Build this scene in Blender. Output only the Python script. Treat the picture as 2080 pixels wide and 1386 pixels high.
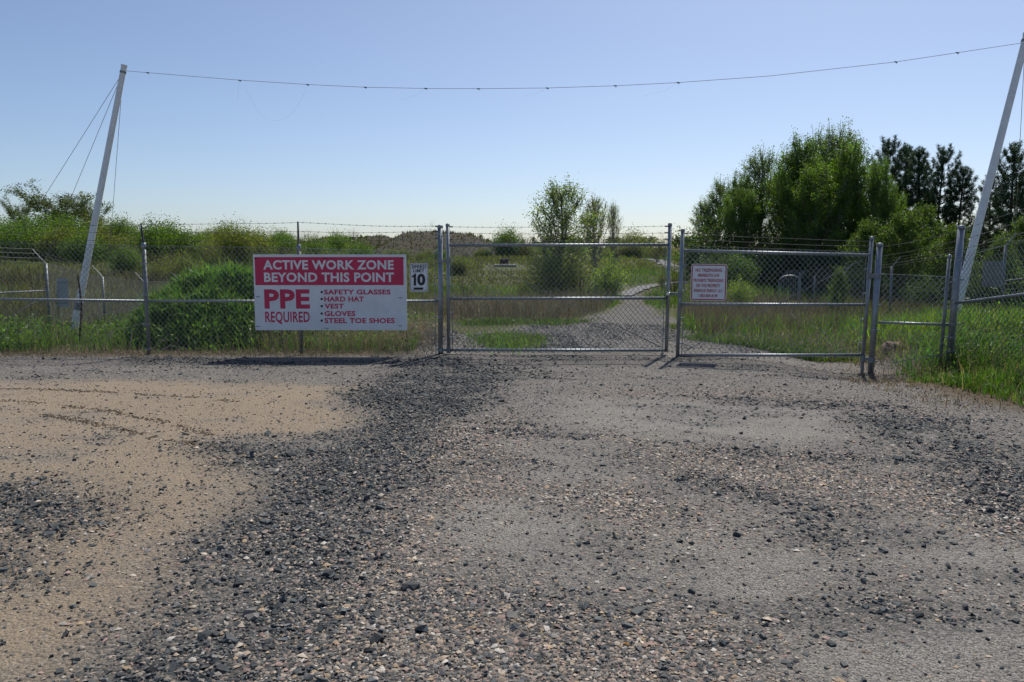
import bpy, math, random
import numpy as np
from mathutils import Vector, Matrix

for o in list(bpy.data.objects):
    bpy.data.objects.remove(o, do_unlink=True)
scene = bpy.context.scene
COL = scene.collection

# ------------------------------------------------------------------ camera
CAM_H = 1.6
FPX = 1618.0                       # focal length in photo pixels (28 mm on 36 mm)
PITCH = math.atan(173.0 / FPX)
cd = bpy.data.cameras.new('camera')
cd.sensor_width = 36.0
cd.lens = 28.0
cd.clip_end = 8000.0
cam = bpy.data.objects.new('camera', cd)
cam.location = (0, 0, CAM_H)
cam.rotation_euler = (math.pi / 2 - PITCH, 0, 0)
COL.objects.link(cam)
scene.camera = cam

# ------------------------------------------------------------------ light
SUN_DIR = Vector((0.42, 1.0, 1.46)).normalized()          # towards the sun
SUN_EL = math.asin(SUN_DIR.z)
SUN_AZ = math.atan2(SUN_DIR.x, SUN_DIR.y)                  # from +Y towards +X
world = bpy.data.worlds.new('World')
scene.world = world
world.use_nodes = True
wn = world.node_tree
bg = wn.nodes['Background']
sky = wn.nodes.new('ShaderNodeTexSky')
sky.sky_type = 'NISHITA'
sky.sun_disc = False
sky.sun_elevation = SUN_EL
sky.sun_rotation = SUN_AZ
sky.altitude = 100
sky.air_density = 0.74
sky.dust_density = 1.15
sky.ozone_density = 2.8
wn.links.new(sky.outputs[0], bg.inputs[0])
bg.inputs[1].default_value = 0.104
sl = bpy.data.lights.new('sun', 'SUN')
sl.energy = 3.9
sl.angle = math.radians(0.53)
sl.color = (1.0, 0.95, 0.87)
sun = bpy.data.objects.new('sun', sl)
sun.rotation_euler = SUN_DIR.to_track_quat('Z', 'Y').to_euler()
sun.location = (10, 20, 30)
COL.objects.link(sun)
vs = scene.view_settings
vs.view_transform = 'Standard'
vs.look = 'None'
vs.exposure = 0.2
vs.gamma = 1.0
vs.use_curve_mapping = False

# ------------------------------------------------------------------ pixel helpers
_cp, _sp = math.cos(PITCH), math.sin(PITCH)


def P(px, py, D):
    """photo pixel at forward distance D -> world point"""
    dx, dy = px - 1040.0, 693.0 - py
    vx, vy, vz = dx, FPX * _cp + dy * _sp, -FPX * _sp + dy * _cp
    t = D / vy
    return Vector((vx * t, D, CAM_H + vz * t))


def G(px, py, z=0.0):
    """photo pixel on a level plane z -> world point"""
    dx, dy = px - 1040.0, 693.0 - py
    vx, vy, vz = dx, FPX * _cp + dy * _sp, -FPX * _sp + dy * _cp
    t = (z - CAM_H) / vz
    return Vector((vx * t, vy * t, z))


# ------------------------------------------------------------------ noise
def _hash(ix, iy, s):
    h = (ix.astype(np.int64) * 374761393 + iy.astype(np.int64) * 668265263 + s * 974711) & 0x7fffffff
    h = ((h ^ (h >> 13)) * 1274126177) & 0x7fffffff
    return ((h ^ (h >> 16)) & 0xffffff) / float(0xffffff)


def vnoise(x, y, s=0):
    x = np.asarray(x, float); y = np.asarray(y, float)
    ix, iy = np.floor(x), np.floor(y)
    fx, fy = x - ix, y - iy
    fx = fx * fx * (3 - 2 * fx); fy = fy * fy * (3 - 2 * fy)
    a = _hash(ix, iy, s); b = _hash(ix + 1, iy, s); c = _hash(ix, iy + 1, s); d = _hash(ix + 1, iy + 1, s)
    return (a * (1 - fx) + b * fx) * (1 - fy) + (c * (1 - fx) + d * fx) * fy


def fbm(x, y, s=0, o=4):
    r = 0; a = 0.5; t = 0
    for k in range(o):
        r = r + a * vnoise(x * 2 ** k, y * 2 ** k, s + 17 * k); t += a; a *= 0.5
    return r / t - 0.5


def sm(a, b, x):
    t = np.clip((np.asarray(x, float) - a) / (b - a), 0, 1)
    return t * t * (3 - 2 * t)


def poly_sd(poly, x, y):
    """signed distance to polygon, positive inside"""
    x = np.asarray(x, float); y = np.asarray(y, float)
    n = len(poly); d = np.full(x.shape, 1e9); ins = np.zeros(x.shape, bool)
    for i in range(n):
        ax, ay = poly[i]; bx, by = poly[(i + 1) % n]
        ex, ey = bx - ax, by - ay
        t = np.clip(((x - ax) * ex + (y - ay) * ey) / (ex * ex + ey * ey + 1e-12), 0, 1)
        d = np.minimum(d, np.hypot(x - ax - t * ex, y - ay - t * ey))
        c = ((ay > y) != (by > y)) & (x < (bx - ax) * (y - ay) / (by - ay + 1e-12) + ax)
        ins ^= c
    return np.where(ins, d, -d)


def GP(pts):
    return [(G(a, b).x, G(a, b).y) for a, b in pts]


# ------------------------------------------------------------------ terrain
def terr(x, y):
    x = np.asarray(x, float); y = np.asarray(y, float)
    D = np.maximum(y, 0.5); a = x / D
    z = 0.026 * np.clip(y - 28, 0, 115) * sm(26, 40, y)
    # lower ground behind the left fence, and in the pen on the right
    z = z - 1.0 * sm(14.5, 28, y) * (1 - sm(38, 72, y)) * sm(-0.16, -0.30, a)
    z = z - 0.45 * sm(15, 24, y) * (1 - sm(34, 48, y)) * sm(0.26, 0.38, a)
    # the lot falls a little to the hinge post on the right, then a bank
    z = z - 0.17 * sm(3.4, 5.2, x) * (1 - sm(5.7, 7.0, x)) * sm(9.4, 11.6, y) * (1 - sm(12.6, 15, y))
    z = z + 0.33 * sm(5.6, 7.4, x) * sm(7.5, 10.2, y) * (1 - sm(13.5, 18, y))
    # dark stone heaped by the gate post
    z = z + 0.30 * np.exp(-(((x + 1.35) / 0.55) ** 2 + ((y - 14.5) / 0.9) ** 2))
    # undulation
    near = 1 - sm(11, 13, y)
    z = z + near * (0.055 * fbm(x * 0.45, y * 0.45, 3, 3) + 0.022 * fbm(x * 2.4, y * 2.4, 5, 3) + 0.010 * fbm(x * 8, y * 8, 6, 2))
    z = z + sm(13, 20, y) * 0.25 * fbm(x * 0.25, y * 0.25, 9, 3) * (1 - np.exp(-((a - 0.09) / 0.06) ** 2) * (1 - sm(30, 40, y)))
    z = z + sm(45, 90, y) * 1.5 * fbm(x * 0.03, y * 0.03, 11, 3)
    return z


def tz(x, y):
    return float(terr(np.array([x]), np.array([y]))[0])


# ------------------------------------------------------------------ lot zones
SAND = [GP([(-400, 778), (0, 772), (250, 772), (520, 778), (730, 786), (690, 822), (735, 855), (640, 882), (470, 896), (440, 915),
            (520, 942), (545, 992), (470, 1040), (395, 1098), (345, 1185), (250, 1255), (160, 1320), (110, 1386), (60, 1500), (-600, 1500)])]
DARK = [GP([(800, 722), (960, 724), (1060, 760), (1000, 812), (915, 850), (905, 915), (890, 985), (850, 1045), (790, 1130), (750, 1240), (700, 1386),
            (680, 1520), (80, 1520), (170, 1360), (262, 1270), (350, 1190), (405, 1102), (520, 1022), (575, 960), (690, 905), (760, 850), (700, 800), (775, 760)]),
        GP([(-60, 985), (120, 990), (230, 1030), (180, 1078), (60, 1095), (-60, 1080)]),
        GP([(-60, 1105), (80, 1112), (120, 1150), (60, 1180), (-60, 1180)]),
        GP([(400, 905), (560, 905), (640, 940), (560, 965), (450, 950)]),
        GP([(1600, 1010), (1740, 1040), (1840, 1090), (1740, 1112), (1630, 1085)]),
        GP([(1940, 925), (2200, 940), (2200, 1090), (2050, 1080), (1900, 1000)]),
        GP([(1690, 1180), (1830, 1200), (1900, 1262), (1800, 1275), (1700, 1240)]),
        GP([(1140, 1095), (1220, 1080), (1300, 1140), (1350, 1190), (1230, 1180)]),
        GP([(1680, 840), (1900, 850), (2120, 930), (2120, 960), (1850, 905)]),
        GP([(1380, 960), (1560, 985), (1640, 1010), (1560, 1020), (1420, 990)])]
PEB = [GP([(560, 1386), (700, 1200), (900, 1190), (1120, 1225), (1350, 1230), (1560, 1275), (1680, 1386), (1700, 1520), (500, 1520)]),
       GP([(880, 870), (1050, 830), (1120, 900), (1080, 1010), (960, 1130), (790, 1210), (720, 1150), (850, 1010)]),
       GP([(1300, 905), (1600, 925), (1900, 985), (2100, 1060), (2060, 1090), (1800, 1010), (1500, 990), (1330, 940)]),
       GP([(1090, 985), (1250, 985), (1480, 1050), (1560, 1100), (1420, 1105), (1200, 1040)]),
       GP([(1190, 830), (1320, 830), (1330, 900), (1180, 900)]),
       GP([(1200, 790), (1500, 785), (1900, 830), (1900, 845), (1450, 812), (1200, 812)])]
PACK = [GP([(880, 1030), (1010, 990), (1150, 1040), (1230, 1080), (1180, 1150), (1330, 1220), (1150, 1200), (990, 1150), (900, 1100)]),
        GP([(1130, 815), (1350, 812), (1700, 835), (1720, 880), (1600, 905), (1380, 895), (1180, 870)]),
        GP([(1330, 1080), (1500, 1080), (1620, 1130), (1700, 1185), (1680, 1240), (1500, 1220), (1380, 1160)]),
        GP([(1560, 1255), (1720, 1270), (1900, 1280), (2200, 1180), (2200, 1500), (1720, 1500), (1650, 1350)]),
        GP([(1800, 865), (1960, 880), (2120, 925), (2120, 950), (1960, 915), (1820, 885)]),
        GP([(1430, 995), (1560, 1010), (1620, 1055), (1500, 1060), (1420, 1030)]),
        GP([(1740, 1085), (1900, 1080), (2120, 1130), (2100, 1180), (1900, 1170), (1780, 1130)]),
        GP([(1040, 905), (1200, 915), (1240, 965), (1080, 975)])]
SOIL_EDGE = GP([(1760, 768), (1850, 800), (2080, 862), (2500, 960), (2500, 700), (1760, 700)])


def zones(x, y):
    wx = x + 0.35 * fbm(x * 1.6, y * 1.6, 21, 4); wy = y + 0.35 * fbm(x * 1.6, y * 1.6, 29, 4)
    def mx(polys, w):
        r = np.zeros(np.shape(x))
        for p in polys:
            r = np.maximum(r, sm(-w, w * 1.3, poly_sd(p, wx, wy)))
        return r
    nz = fbm(x * 3.0, y * 3.0, 31, 3)
    sand = np.clip(mx(SAND, 0.55) * (1.1 + 1.6 * fbm(x * 1.1, y * 2.6, 33, 4) + 1.0 * fbm(x * 9, y * 9, 35, 3)), 0, 1)
    dark = np.clip(mx(DARK, 0.42) * (1.1 + 1.3 * nz) * (1 - 0.3 * sm(7.5, 12, y)), 0, 1)
    peb = np.clip(mx(PEB, 0.4) * (1.0 + 0.9 * fbm(x * 2.2, y * 2.2, 37, 3)), 0, 1)
    streak = sm(0.02, 0.22, fbm(x * 0.55 + 3, y * 1.5 + x * 0.25, 45, 4)) * (1 - sand)
    dark = np.maximum(np.maximum(dark * (1 - 0.3 * sm(0.05, 0.3, -nz)), 0.55 * streak), 0.07 * (1 - sand))
    inlot = 1 - sm(12.55, 13.0, y + 0.25 * fbm(x * 1.2, y * 1.2, 41, 3) + 0.0 * x)
    # the drive goes on through the gate
    cx, hw = drive(y)
    gate = sm(hw + 0.35, hw - 0.2, np.abs(x - cx) + 0.6 * fbm(x * 0.9, y * 0.9, 43, 3)) * (y > 12)
    lot = np.maximum(inlot, gate)
    lot = lot * (1 - sm(0.15, 0.8, poly_sd(SOIL_EDGE, wx, wy)))
    dark = np.maximum(dark, 0.9 * gate * sm(12.8, 14, y) * np.clip(0.9 + 1.5 * fbm(x * 1.5, y * 0.5, 49, 3), 0.3, 1.3))
    return sand * lot, dark * lot, peb * lot, lot


def packed(x, y):                                             # hard, fine-grained surface between the loose stone
    wx = x + 0.4 * fbm(x * 1.5, y * 1.5, 121, 4); wy = y + 0.4 * fbm(x * 1.5, y * 1.5, 129, 4); r = np.zeros(np.shape(x))
    for p in PACK:
        r = np.maximum(r, sm(-0.6, 0.55, poly_sd(p, wx, wy)))
    return np.clip(r * (1.0 + 1.8 * fbm(x * 2.0, y * 3.2, 133, 4)), 0, 0.9)


def drive(y):
    """centre and half width of the gravel drive beyond the gate"""
    yy = np.asarray(y, float)
    cx = np.interp(yy, [12, 13.3, 14, 15.2, 16, 18.5, 20, 23.5, 26, 30, 34], [2.1, 1.55, 1.45, 1.05, 1.35, 2.35, 3.0, 3.6, 3.9, 4.5, 5.2])
    hw = np.interp(yy, [12, 13.3, 14, 15.2, 16, 18.5, 20, 23.5, 26, 30, 31], [4.2, 3.5, 3.05, 2.65, 2.25, 1.55, 1.1, 0.52, 0.3, 0.22, 0.0])
    return cx, hw


# ------------------------------------------------------------------ materials
def new_mat(name):
    m = bpy.data.materials.new(name); m.use_nodes = True
    nt = m.node_tree
    return m, nt, nt.nodes['Principled BSDF']


def L(nt, a, b):
    nt.links.new(a, b)


def node(nt, t, **kw):
    n = nt.nodes.new(t)
    for k, v in kw.items():
        setattr(n, k, v)
    return n


def mix(nt, fac, a, b, blend='MIX'):
    n = node(nt, 'ShaderNodeMix', data_type='RGBA', blend_type=blend)
    for i, v in ((0, fac), (6, a), (7, b)):
        if hasattr(v, 'is_output'):
            L(nt, v, n.inputs[i])
        elif i == 0:
            n.inputs[0].default_value = v
        else:
            n.inputs[i].default_value = (*v, 1)
    return n.outputs[2]


def noise(nt, scale, detail=4, rough=0.6, vec=None):
    n = node(nt, 'ShaderNodeTexNoise')
    n.inputs['Scale'].default_value = scale; n.inputs['Detail'].default_value = detail; n.inputs['Roughness'].default_value = rough
    if vec is not None:
        L(nt, vec, n.inputs['Vector'])
    return n.outputs['Fac']


def ramp(nt, fac, stops, interp='LINEAR'):
    n = node(nt, 'ShaderNodeValToRGB'); n.color_ramp.interpolation = interp
    e = n.color_ramp.elements
    while len(e) < len(stops):
        e.new(0.5)
    for el, (p, c) in zip(e, stops):
        el.position = p; el.color = (*c, 1) if len(c) == 3 else c
    L(nt, fac, n.inputs[0])
    return n.outputs[0]


def simple(name, col, rough=0.6, metal=0.0, var=0.15, scale=8.0, bump=0.0):
    m, nt, b = new_mat(name)
    tc = node(nt, 'ShaderNodeTexCoord').outputs['Object']
    f = noise(nt, scale, 5, 0.65, tc)
    lo = tuple(max(0, c * (1 - var)) for c in col); hi = tuple(min(1, c * (1 + var)) for c in col)
    L(nt, ramp(nt, f, [(0.3, lo), (0.7, hi)]), b.inputs['Base Color'])
    b.inputs['Roughness'].default_value = rough; b.inputs['Metallic'].default_value = metal
    if bump:
        bp = node(nt, 'ShaderNodeBump'); bp.inputs['Strength'].default_value = bump; bp.inputs['Distance'].default_value = 0.01
        L(nt, noise(nt, scale * 6, 4, 0.6, tc), bp.inputs['Height']); L(nt, bp.outputs[0], b.inputs['Normal'])
    return m


def ground_material():
    m, nt, b = new_mat('gravel_ground')
    pos = node(nt, 'ShaderNodeNewGeometry').outputs['Position']
    def att(n):
        a = node(nt, 'ShaderNodeAttribute'); a.attribute_name = n; return a.outputs['Fac']
    vA = node(nt, 'ShaderNodeTexVoronoi'); vA.inputs['Scale'].default_value = 62; L(nt, pos, vA.inputs['Vector'])
    vB = node(nt, 'ShaderNodeTexVoronoi'); vB.inputs['Scale'].default_value = 26; L(nt, pos, vB.inputs['Vector'])
    vC = node(nt, 'ShaderNodeTexVoronoi'); vC.inputs['Scale'].default_value = 170; L(nt, pos, vC.inputs['Vector'])
    sep = node(nt, 'ShaderNodeSeparateColor'); L(nt, vA.outputs['Color'], sep.inputs[0])
    sepB = node(nt, 'ShaderNodeSeparateColor'); L(nt, vB.outputs['Color'], sepB.inputs[0])
    sepC = node(nt, 'ShaderNodeSeparateColor'); L(nt, vC.outputs['Color'], sepC.inputs[0])
    n1 = noise(nt, 1.3, 6, 0.65, pos); n2 = noise(nt, 9, 5, 0.7, pos); n3 = noise(nt, 240, 3, 0.7, pos)
    # fine grey-buff hardpack with grains
    grey = ramp(nt, sepC.outputs[0], [(0.0, (0.035, 0.036, 0.037)), (0.3, (0.11, 0.106, 0.098)), (0.65, (0.25, 0.228, 0.20)), (1.0, (0.46, 0.42, 0.37))])
    grey = mix(nt, ramp(nt, n2, [(0.35, (0, 0, 0)), (0.7, (1, 1, 1))]), grey, mix(nt, ramp(nt, n1, [(0.35, (0, 0, 0)), (0.65, (1, 1, 1))]), (0.13, 0.125, 0.118), (0.25, 0.23, 0.20)))
    # sand
    sand = ramp(nt, n3, [(0.25, (0.20, 0.152, 0.10)), (0.55, (0.385, 0.305, 0.212)), (0.8, (0.50, 0.41, 0.30))])
    sand = mix(nt, ramp(nt, n2, [(0.3, (0, 0, 0)), (0.8, (0.6, 0.6, 0.6))]), sand, (0.31, 0.253, 0.185))
    sand = mix(nt, ramp(nt, sepC.outputs[1], [(0.86, (0, 0, 0)), (0.90, (0.8, 0.8, 0.8))], 'LINEAR'), sand, (0.12, 0.11, 0.10))
    # dark crushed stone
    dark = ramp(nt, sepB.outputs[0], [(0.0, (0.016, 0.020, 0.022)), (0.5, (0.042, 0.050, 0.055)), (0.85, (0.08, 0.088, 0.09)), (1.0, (0.2, 0.18, 0.15))])
    # pea gravel
    peb = ramp(nt, sep.outputs[0], [(0.0, (0.045, 0.05, 0.052)), (0.25, (0.10, 0.10, 0.10)), (0.45, (0.27, 0.21, 0.17)), (0.6, (0.20, 0.19, 0.175)),
                                    (0.75, (0.36, 0.29, 0.22)), (0.9, (0.34, 0.24, 0.20)), (1.0, (0.52, 0.49, 0.44))])
    # field soil and dead grass under the plants
    soil = ramp(nt, n2, [(0.3, (0.055, 0.043, 0.028)), (0.6, (0.13, 0.10, 0.062)), (0.8, (0.22, 0.175, 0.115))])
    grn = ramp(nt, n1, [(0.3, (0.045, 0.065, 0.016)), (0.55, (0.075, 0.095, 0.025)), (0.75, (0.12, 0.105, 0.05))])
    soil = mix(nt, att('green'), soil, grn)
    c = mix(nt, att('sand'), grey, sand)
    c = mix(nt, att('peb'), c, peb)
    packc = ramp(nt, sepC.outputs[0], [(0.0, (0.06, 0.06, 0.057)), (0.25, (0.20, 0.188, 0.166)), (0.6, (0.32, 0.298, 0.262)), (1.0, (0.47, 0.43, 0.38))])
    c = mix(nt, att('pack'), c, packc)
    dk = node(nt, 'ShaderNodeMath', operation='MULTIPLY'); L(nt, att('dark'), dk.inputs[0])
    L(nt, ramp(nt, sepB.outputs[1], [(0.15, (0.25, 0.25, 0.25)), (0.45, (1, 1, 1))]), dk.inputs[1])
    c = mix(nt, dk.outputs[0], c, dark)
    # a scatter of single dark chips and pale pebbles everywhere on the lot
    chips = node(nt, 'ShaderNodeMath', operation='MULTIPLY'); L(nt, ramp(nt, sep.outputs[1], [(0.52, (0, 0, 0)), (0.60, (1, 1, 1))]), chips.inputs[0])
    L(nt, ramp(nt, att('sand'), [(0.0, (0.85, 0.85, 0.85)), (1.0, (0.22, 0.22, 0.22))]), chips.inputs[1])
    ch2 = node(nt, 'ShaderNodeMath', operation='MULTIPLY'); L(nt, chips.outputs[0], ch2.inputs[0])
    L(nt, ramp(nt, att('pack'), [(0.0, (1, 1, 1)), (1.0, (0.12, 0.12, 0.12))]), ch2.inputs[1])
    c = mix(nt, ch2.outputs[0], c, ramp(nt, sep.outputs[2], [(0.0, (0.035, 0.04, 0.043)), (0.45, (0.07, 0.075, 0.077)), (0.6, (0.17, 0.15, 0.13)), (0.85, (0.33, 0.27, 0.215)), (1.0, (0.48, 0.43, 0.37))]))
    c = mix(nt, att('lot'), soil, c)
    L(nt, c, b.inputs['Base Color'])
    b.inputs['Roughness'].default_value = 0.95
    b.inputs['Specular IOR Level'].default_value = 0.2
    h = node(nt, 'ShaderNodeMath', operation='ADD'); L(nt, vA.outputs['Distance'], h.inputs[0])
    h2 = node(nt, 'ShaderNodeMath', operation='MULTIPLY'); L(nt, n3, h2.inputs[0]); h2.inputs[1].default_value = 0.8
    L(nt, h2.outputs[0], h.inputs[1])
    h3 = node(nt, 'ShaderNodeMath', operation='ADD'); L(nt, h.outputs[0], h3.inputs[0]); L(nt, n2, h3.inputs[1])
    bp = node(nt, 'ShaderNodeBump'); bp.inputs['Strength'].default_value = 0.8; bp.inputs['Distance'].default_value = 0.016; bp.invert = True
    L(nt, h3.outputs[0], bp.inputs['Height']); L(nt, bp.outputs[0], b.inputs['Normal'])
    return m


def attr_mat(name, rough=0.85, transl=0.0, spec=0.25, bump=0.0):
    """colour comes from the per-piece 'Col' attribute"""
    m, nt, b = new_mat(name)
    a = node(nt, 'ShaderNodeAttribute'); a.attribute_name = 'Col'
    L(nt, a.outputs['Color'], b.inputs['Base Color'])
    b.inputs['Roughness'].default_value = rough; b.inputs['Specular IOR Level'].default_value = spec
    if bump:
        pos = node(nt, 'ShaderNodeNewGeometry').outputs['Position']
        bp = node(nt, 'ShaderNodeBump'); bp.inputs['Strength'].default_value = bump; bp.inputs['Distance'].default_value = 0.006
        L(nt, noise(nt, 130, 4, 0.6, pos), bp.inputs['Height']); L(nt, bp.outputs[0], b.inputs['Normal'])
    if transl:
        t = node(nt, 'ShaderNodeBsdfTranslucent')
        g = node(nt, 'ShaderNodeMix', data_type='RGBA', blend_type='MULTIPLY'); g.inputs[0].default_value = 1.0
        L(nt, a.outputs['Color'], g.inputs[6]); g.inputs[7].default_value = (1.25, 1.35, 0.6, 1)
        L(nt, g.outputs[2], t.inputs[0])
        ms = node(nt, 'ShaderNodeMixShader'); ms.inputs[0].default_value = transl
        out = nt.nodes['Material Output']
        L(nt, b.outputs[0], ms.inputs[1]); L(nt, t.outputs[0], ms.inputs[2]); L(nt, ms.outputs[0], out.inputs[0])
    return m


M = {}
M['ground'] = ground_material()
M['stone'] = attr_mat('loose_stone', 0.8, 0, 0.3, 0.4)
M['leaf'] = attr_mat('leaf', 0.5, 0.55, 0.4)
M['grass'] = attr_mat('grass_blade', 0.55, 0.45, 0.35)
M['dry'] = attr_mat('dry_stalk', 0.85, 0.15, 0.15)
M['needle'] = attr_mat('pine_needle', 0.55, 0.2, 0.3)
M['bark'] = simple('grey_bark', (0.13, 0.115, 0.095), 0.9, 0, 0.35, 14, 0.5)
M['pale_bark'] = simple('pale_bark', (0.24, 0.23, 0.19), 0.85, 0, 0.35, 14, 0.4)
M['pine_bark'] = simple('pine_bark', (0.075, 0.05, 0.04), 0.9, 0, 0.35, 14, 0.5)
M['galv'] = simple('galvanized_steel', (0.27, 0.295, 0.32), 0.48, 0.7, 0.22, 9, 0.08)
M['galv_dull'] = simple('weathered_galvanized_steel', (0.22, 0.235, 0.245), 0.55, 0.6, 0.3, 7, 0.1)
M['wire'] = simple('galvanized_wire', (0.26, 0.28, 0.29), 0.45, 0.6, 0.25, 3)
M['wire_far'] = simple('weathered_fence_wire', (0.11, 0.12, 0.12), 0.7, 0.3, 0.25, 3)
M['barb'] = simple('weathered_barbed_wire', (0.12, 0.12, 0.12), 0.6, 0.5, 0.3, 5)
M['arm_dark'] = simple('dark_steel_arm', (0.05, 0.05, 0.052), 0.55, 0.5, 0.3, 9)
M['rust'] = simple('rusted_steel', (0.085, 0.045, 0.028), 0.9, 0.2, 0.45, 20, 0.4)
M['white_pole'] = simple('white_painted_pole', (0.78, 0.775, 0.785), 0.5, 0, 0.10, 5, 0.15)
M['guy'] = simple('guy_cable', (0.34, 0.34, 0.35), 0.5, 0.3, 0.1, 3)
M['line'] = simple('red_orange_line', (0.36, 0.17, 0.14), 0.7, 0, 0.25, 2)
M['knot'] = simple('dark_knot', (0.045, 0.04, 0.04), 0.8)
M['thread'] = simple('pale_thread', (0.6, 0.62, 0.66), 0.7)
M['sign_white'] = simple('weathered_white_sign_face', (0.74, 0.75, 0.77), 0.5, 0, 0.09, 3.5)
M['sign_red'] = simple('crimson_sign_paint', (0.56, 0.018, 0.085), 0.45, 0, 0.08, 2.5)
M['sign_black'] = simple('black_sign_paint', (0.012, 0.012, 0.014), 0.45, 0, 0.1, 3)
M['sign_dkred'] = simple('dark_red_sign_paint', (0.42, 0.015, 0.03), 0.45, 0, 0.1, 3)
M['sign_back'] = simple('bare_aluminium_sign_back', (0.36, 0.40, 0.43), 0.5, 0.3, 0.1, 3)
M['plywood'] = simple('plywood_edge', (0.42, 0.36, 0.27), 0.8, 0, 0.2, 20)
M['black'] = simple('blackened_steel', (0.02, 0.02, 0.022), 0.7, 0.3, 0.3, 5)
M['concrete'] = simple('pale_concrete', (0.46, 0.43, 0.38), 0.9, 0, 0.15, 4, 0.2)
M['brass'] = simple('bright_padlock_metal', (0.62, 0.62, 0.60), 0.25, 0.9, 0.1, 30)
M['boulder'] = simple('pinkish_sandstone', (0.22, 0.14, 0.11), 0.9, 0, 0.35, 7, 0.6)
M['driftwood'] = simple('bleached_wood', (0.44, 0.38, 0.31), 0.85, 0, 0.25, 10, 0.3)
M['timber'] = simple('old_brown_timber', (0.11, 0.085, 0.06), 0.9, 0, 0.35, 12, 0.4)


def heap_material():
    m, nt, b = new_mat('spoil_heap_earth')
    pos = node(nt, 'ShaderNodeNewGeometry').outputs['Position']
    f = noise(nt, 0.5, 6, 0.7, pos)
    L(nt, ramp(nt, f, [(0.3, (0.03, 0.027, 0.016)), (0.5, (0.055, 0.044, 0.028)), (0.62, (0.045, 0.05, 0.018)), (0.8, (0.08, 0.062, 0.04))]), b.inputs['Base Color'])
    b.inputs['Roughness'].default_value = 0.95
    bp = node(nt, 'ShaderNodeBump'); bp.inputs['Strength'].default_value = 0.8; bp.inputs['Distance'].default_value = 0.5
    L(nt, noise(nt, 1.6, 6, 0.7, pos), bp.inputs['Height']); L(nt, bp.outputs[0], b.inputs['Normal'])
    return m


M['heap'] = heap_material()


# ------------------------------------------------------------------ mesh builders
def link(o, parent=None):
    COL.objects.link(o)
    if parent is not None:
        o.parent = parent
    return o


def np_mesh(name, V, F, col=None, smooth=False):
    """V (n,3), F (m,k) same k; col (n,3) per vertex"""
    V = np.asarray(V, np.float32); F = np.asarray(F, np.int32)
    me = bpy.data.meshes.new(name)
    me.vertices.add(len(V)); me.vertices.foreach_set('co', V.ravel())
    m, k = F.shape
    me.loops.add(m * k); me.loops.foreach_set('vertex_index', F.ravel())
    me.polygons.add(m); me.polygons.foreach_set('loop_start', np.arange(0, m * k, k, dtype=np.int32))
    me.polygons.foreach_set('use_smooth', np.full(m, bool(smooth)))
    me.update(calc_edges=True)
    if col is not None:
        a = me.color_attributes.new('Col', 'FLOAT_COLOR', 'POINT')
        c = np.ones((len(V), 4), np.float32); c[:, :3] = col
        a.data.foreach_set('color', c.ravel())
    return me


def np_obj(name, V, F, col, mat, parent=None, smooth=False, off=None):
    V = np.asarray(V, float)
    if off is not None:
        V = V - np.array(off)
    me = np_mesh(name, V, F, col, smooth)
    me.materials.append(mat)
    return link(bpy.data.objects.new(name, me), parent)


class MB:
    def __init__(s):
        s.v = []; s.f = []

    def poly(s, pts):
        n = len(s.v); s.v += [tuple(p) for p in pts]; s.f.append(tuple(range(n, n + len(pts)))); return s

    def tube(s, pts, r, n=8, cap=True, r1=None):
        pts = [Vector(p) for p in pts]; rings = []
        k = len(pts)
        for i, p in enumerate(pts):
            d = (pts[min(i + 1, k - 1)] - pts[max(i - 1, 0)]).normalized()
            ref = Vector((0, 0, 1)) if abs(d.z) < 0.9 else Vector((1, 0, 0))
            a = d.cross(ref).normalized(); b = d.cross(a).normalized()
            rr = r if r1 is None else r + (r1 - r) * i / (k - 1)
            base = len(s.v)
            for j in range(n):
                t = 2 * math.pi * j / n
                s.v.append(tuple(p + a * (math.cos(t) * rr) + b * (math.sin(t) * rr)))
            rings.append(base)
        for i in range(k - 1):
            for j in range(n):
                j2 = (j + 1) % n
                s.f.append((rings[i] + j, rings[i] + j2, rings[i + 1] + j2, rings[i + 1] + j))
        if cap:
            s.f.append(tuple(rings[0] + j for j in range(n - 1, -1, -1)))
            s.f.append(tuple(rings[-1] + j for j in range(n)))
        return s

    def box(s, c, sx, sy, sz, ax=Vector((1, 0, 0)), ay=None, az=None):
        ax = Vector(ax).normalized(); az = Vector(az).normalized() if az is not None else Vector((0, 0, 1))
        ay = az.cross(ax).normalized()
        c = Vector(c); b = len(s.v)
        for i in (-1, 1):
            for j in (-1, 1):
                for k in (-1, 1):
                    s.v.append(tuple(c + ax * (i * sx / 2) + ay * (j * sy / 2) + az * (k * sz / 2)))
        for q in ((0, 1, 3, 2), (4, 6, 7, 5), (0, 4, 5, 1), (2, 3, 7, 6), (0, 2, 6, 4), (1, 5, 7, 3)):
            s.f.append(tuple(b + x for x in q))
        return s

    def obj(s, name, mat, parent=None, smooth=False, off=None, bevel=0):
        if off is None and parent is not None:
            off = world_loc(parent)
        off = Vector(off) if off is not None else Vector((0, 0, 0))
        me = bpy.data.meshes.new(name)
        me.from_pydata([tuple(Vector(v) - off) for v in s.v], [], s.f)
        me.materials.append(mat)
        if smooth:
            for p in me.polygons:
                p.use_smooth = len(p.vertices) == 4
        me.update()
        o = link(bpy.data.objects.new(name, me), parent)
        if bevel:
            b = o.modifiers.new('bevel', 'BEVEL'); b.width = bevel; b.segments = 2
        return o


def world_loc(o):
    l = Vector(o.location)
    while o.parent is not None:
        o = o.parent; l = l + Vector(o.location)
    return l


def tag(o, label=None, cat=None, group=None, kind=None):
    if label: o['label'] = label
    if cat: o['category'] = cat
    if group: o['group'] = group
    if kind: o['kind'] = kind
    return o


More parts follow.
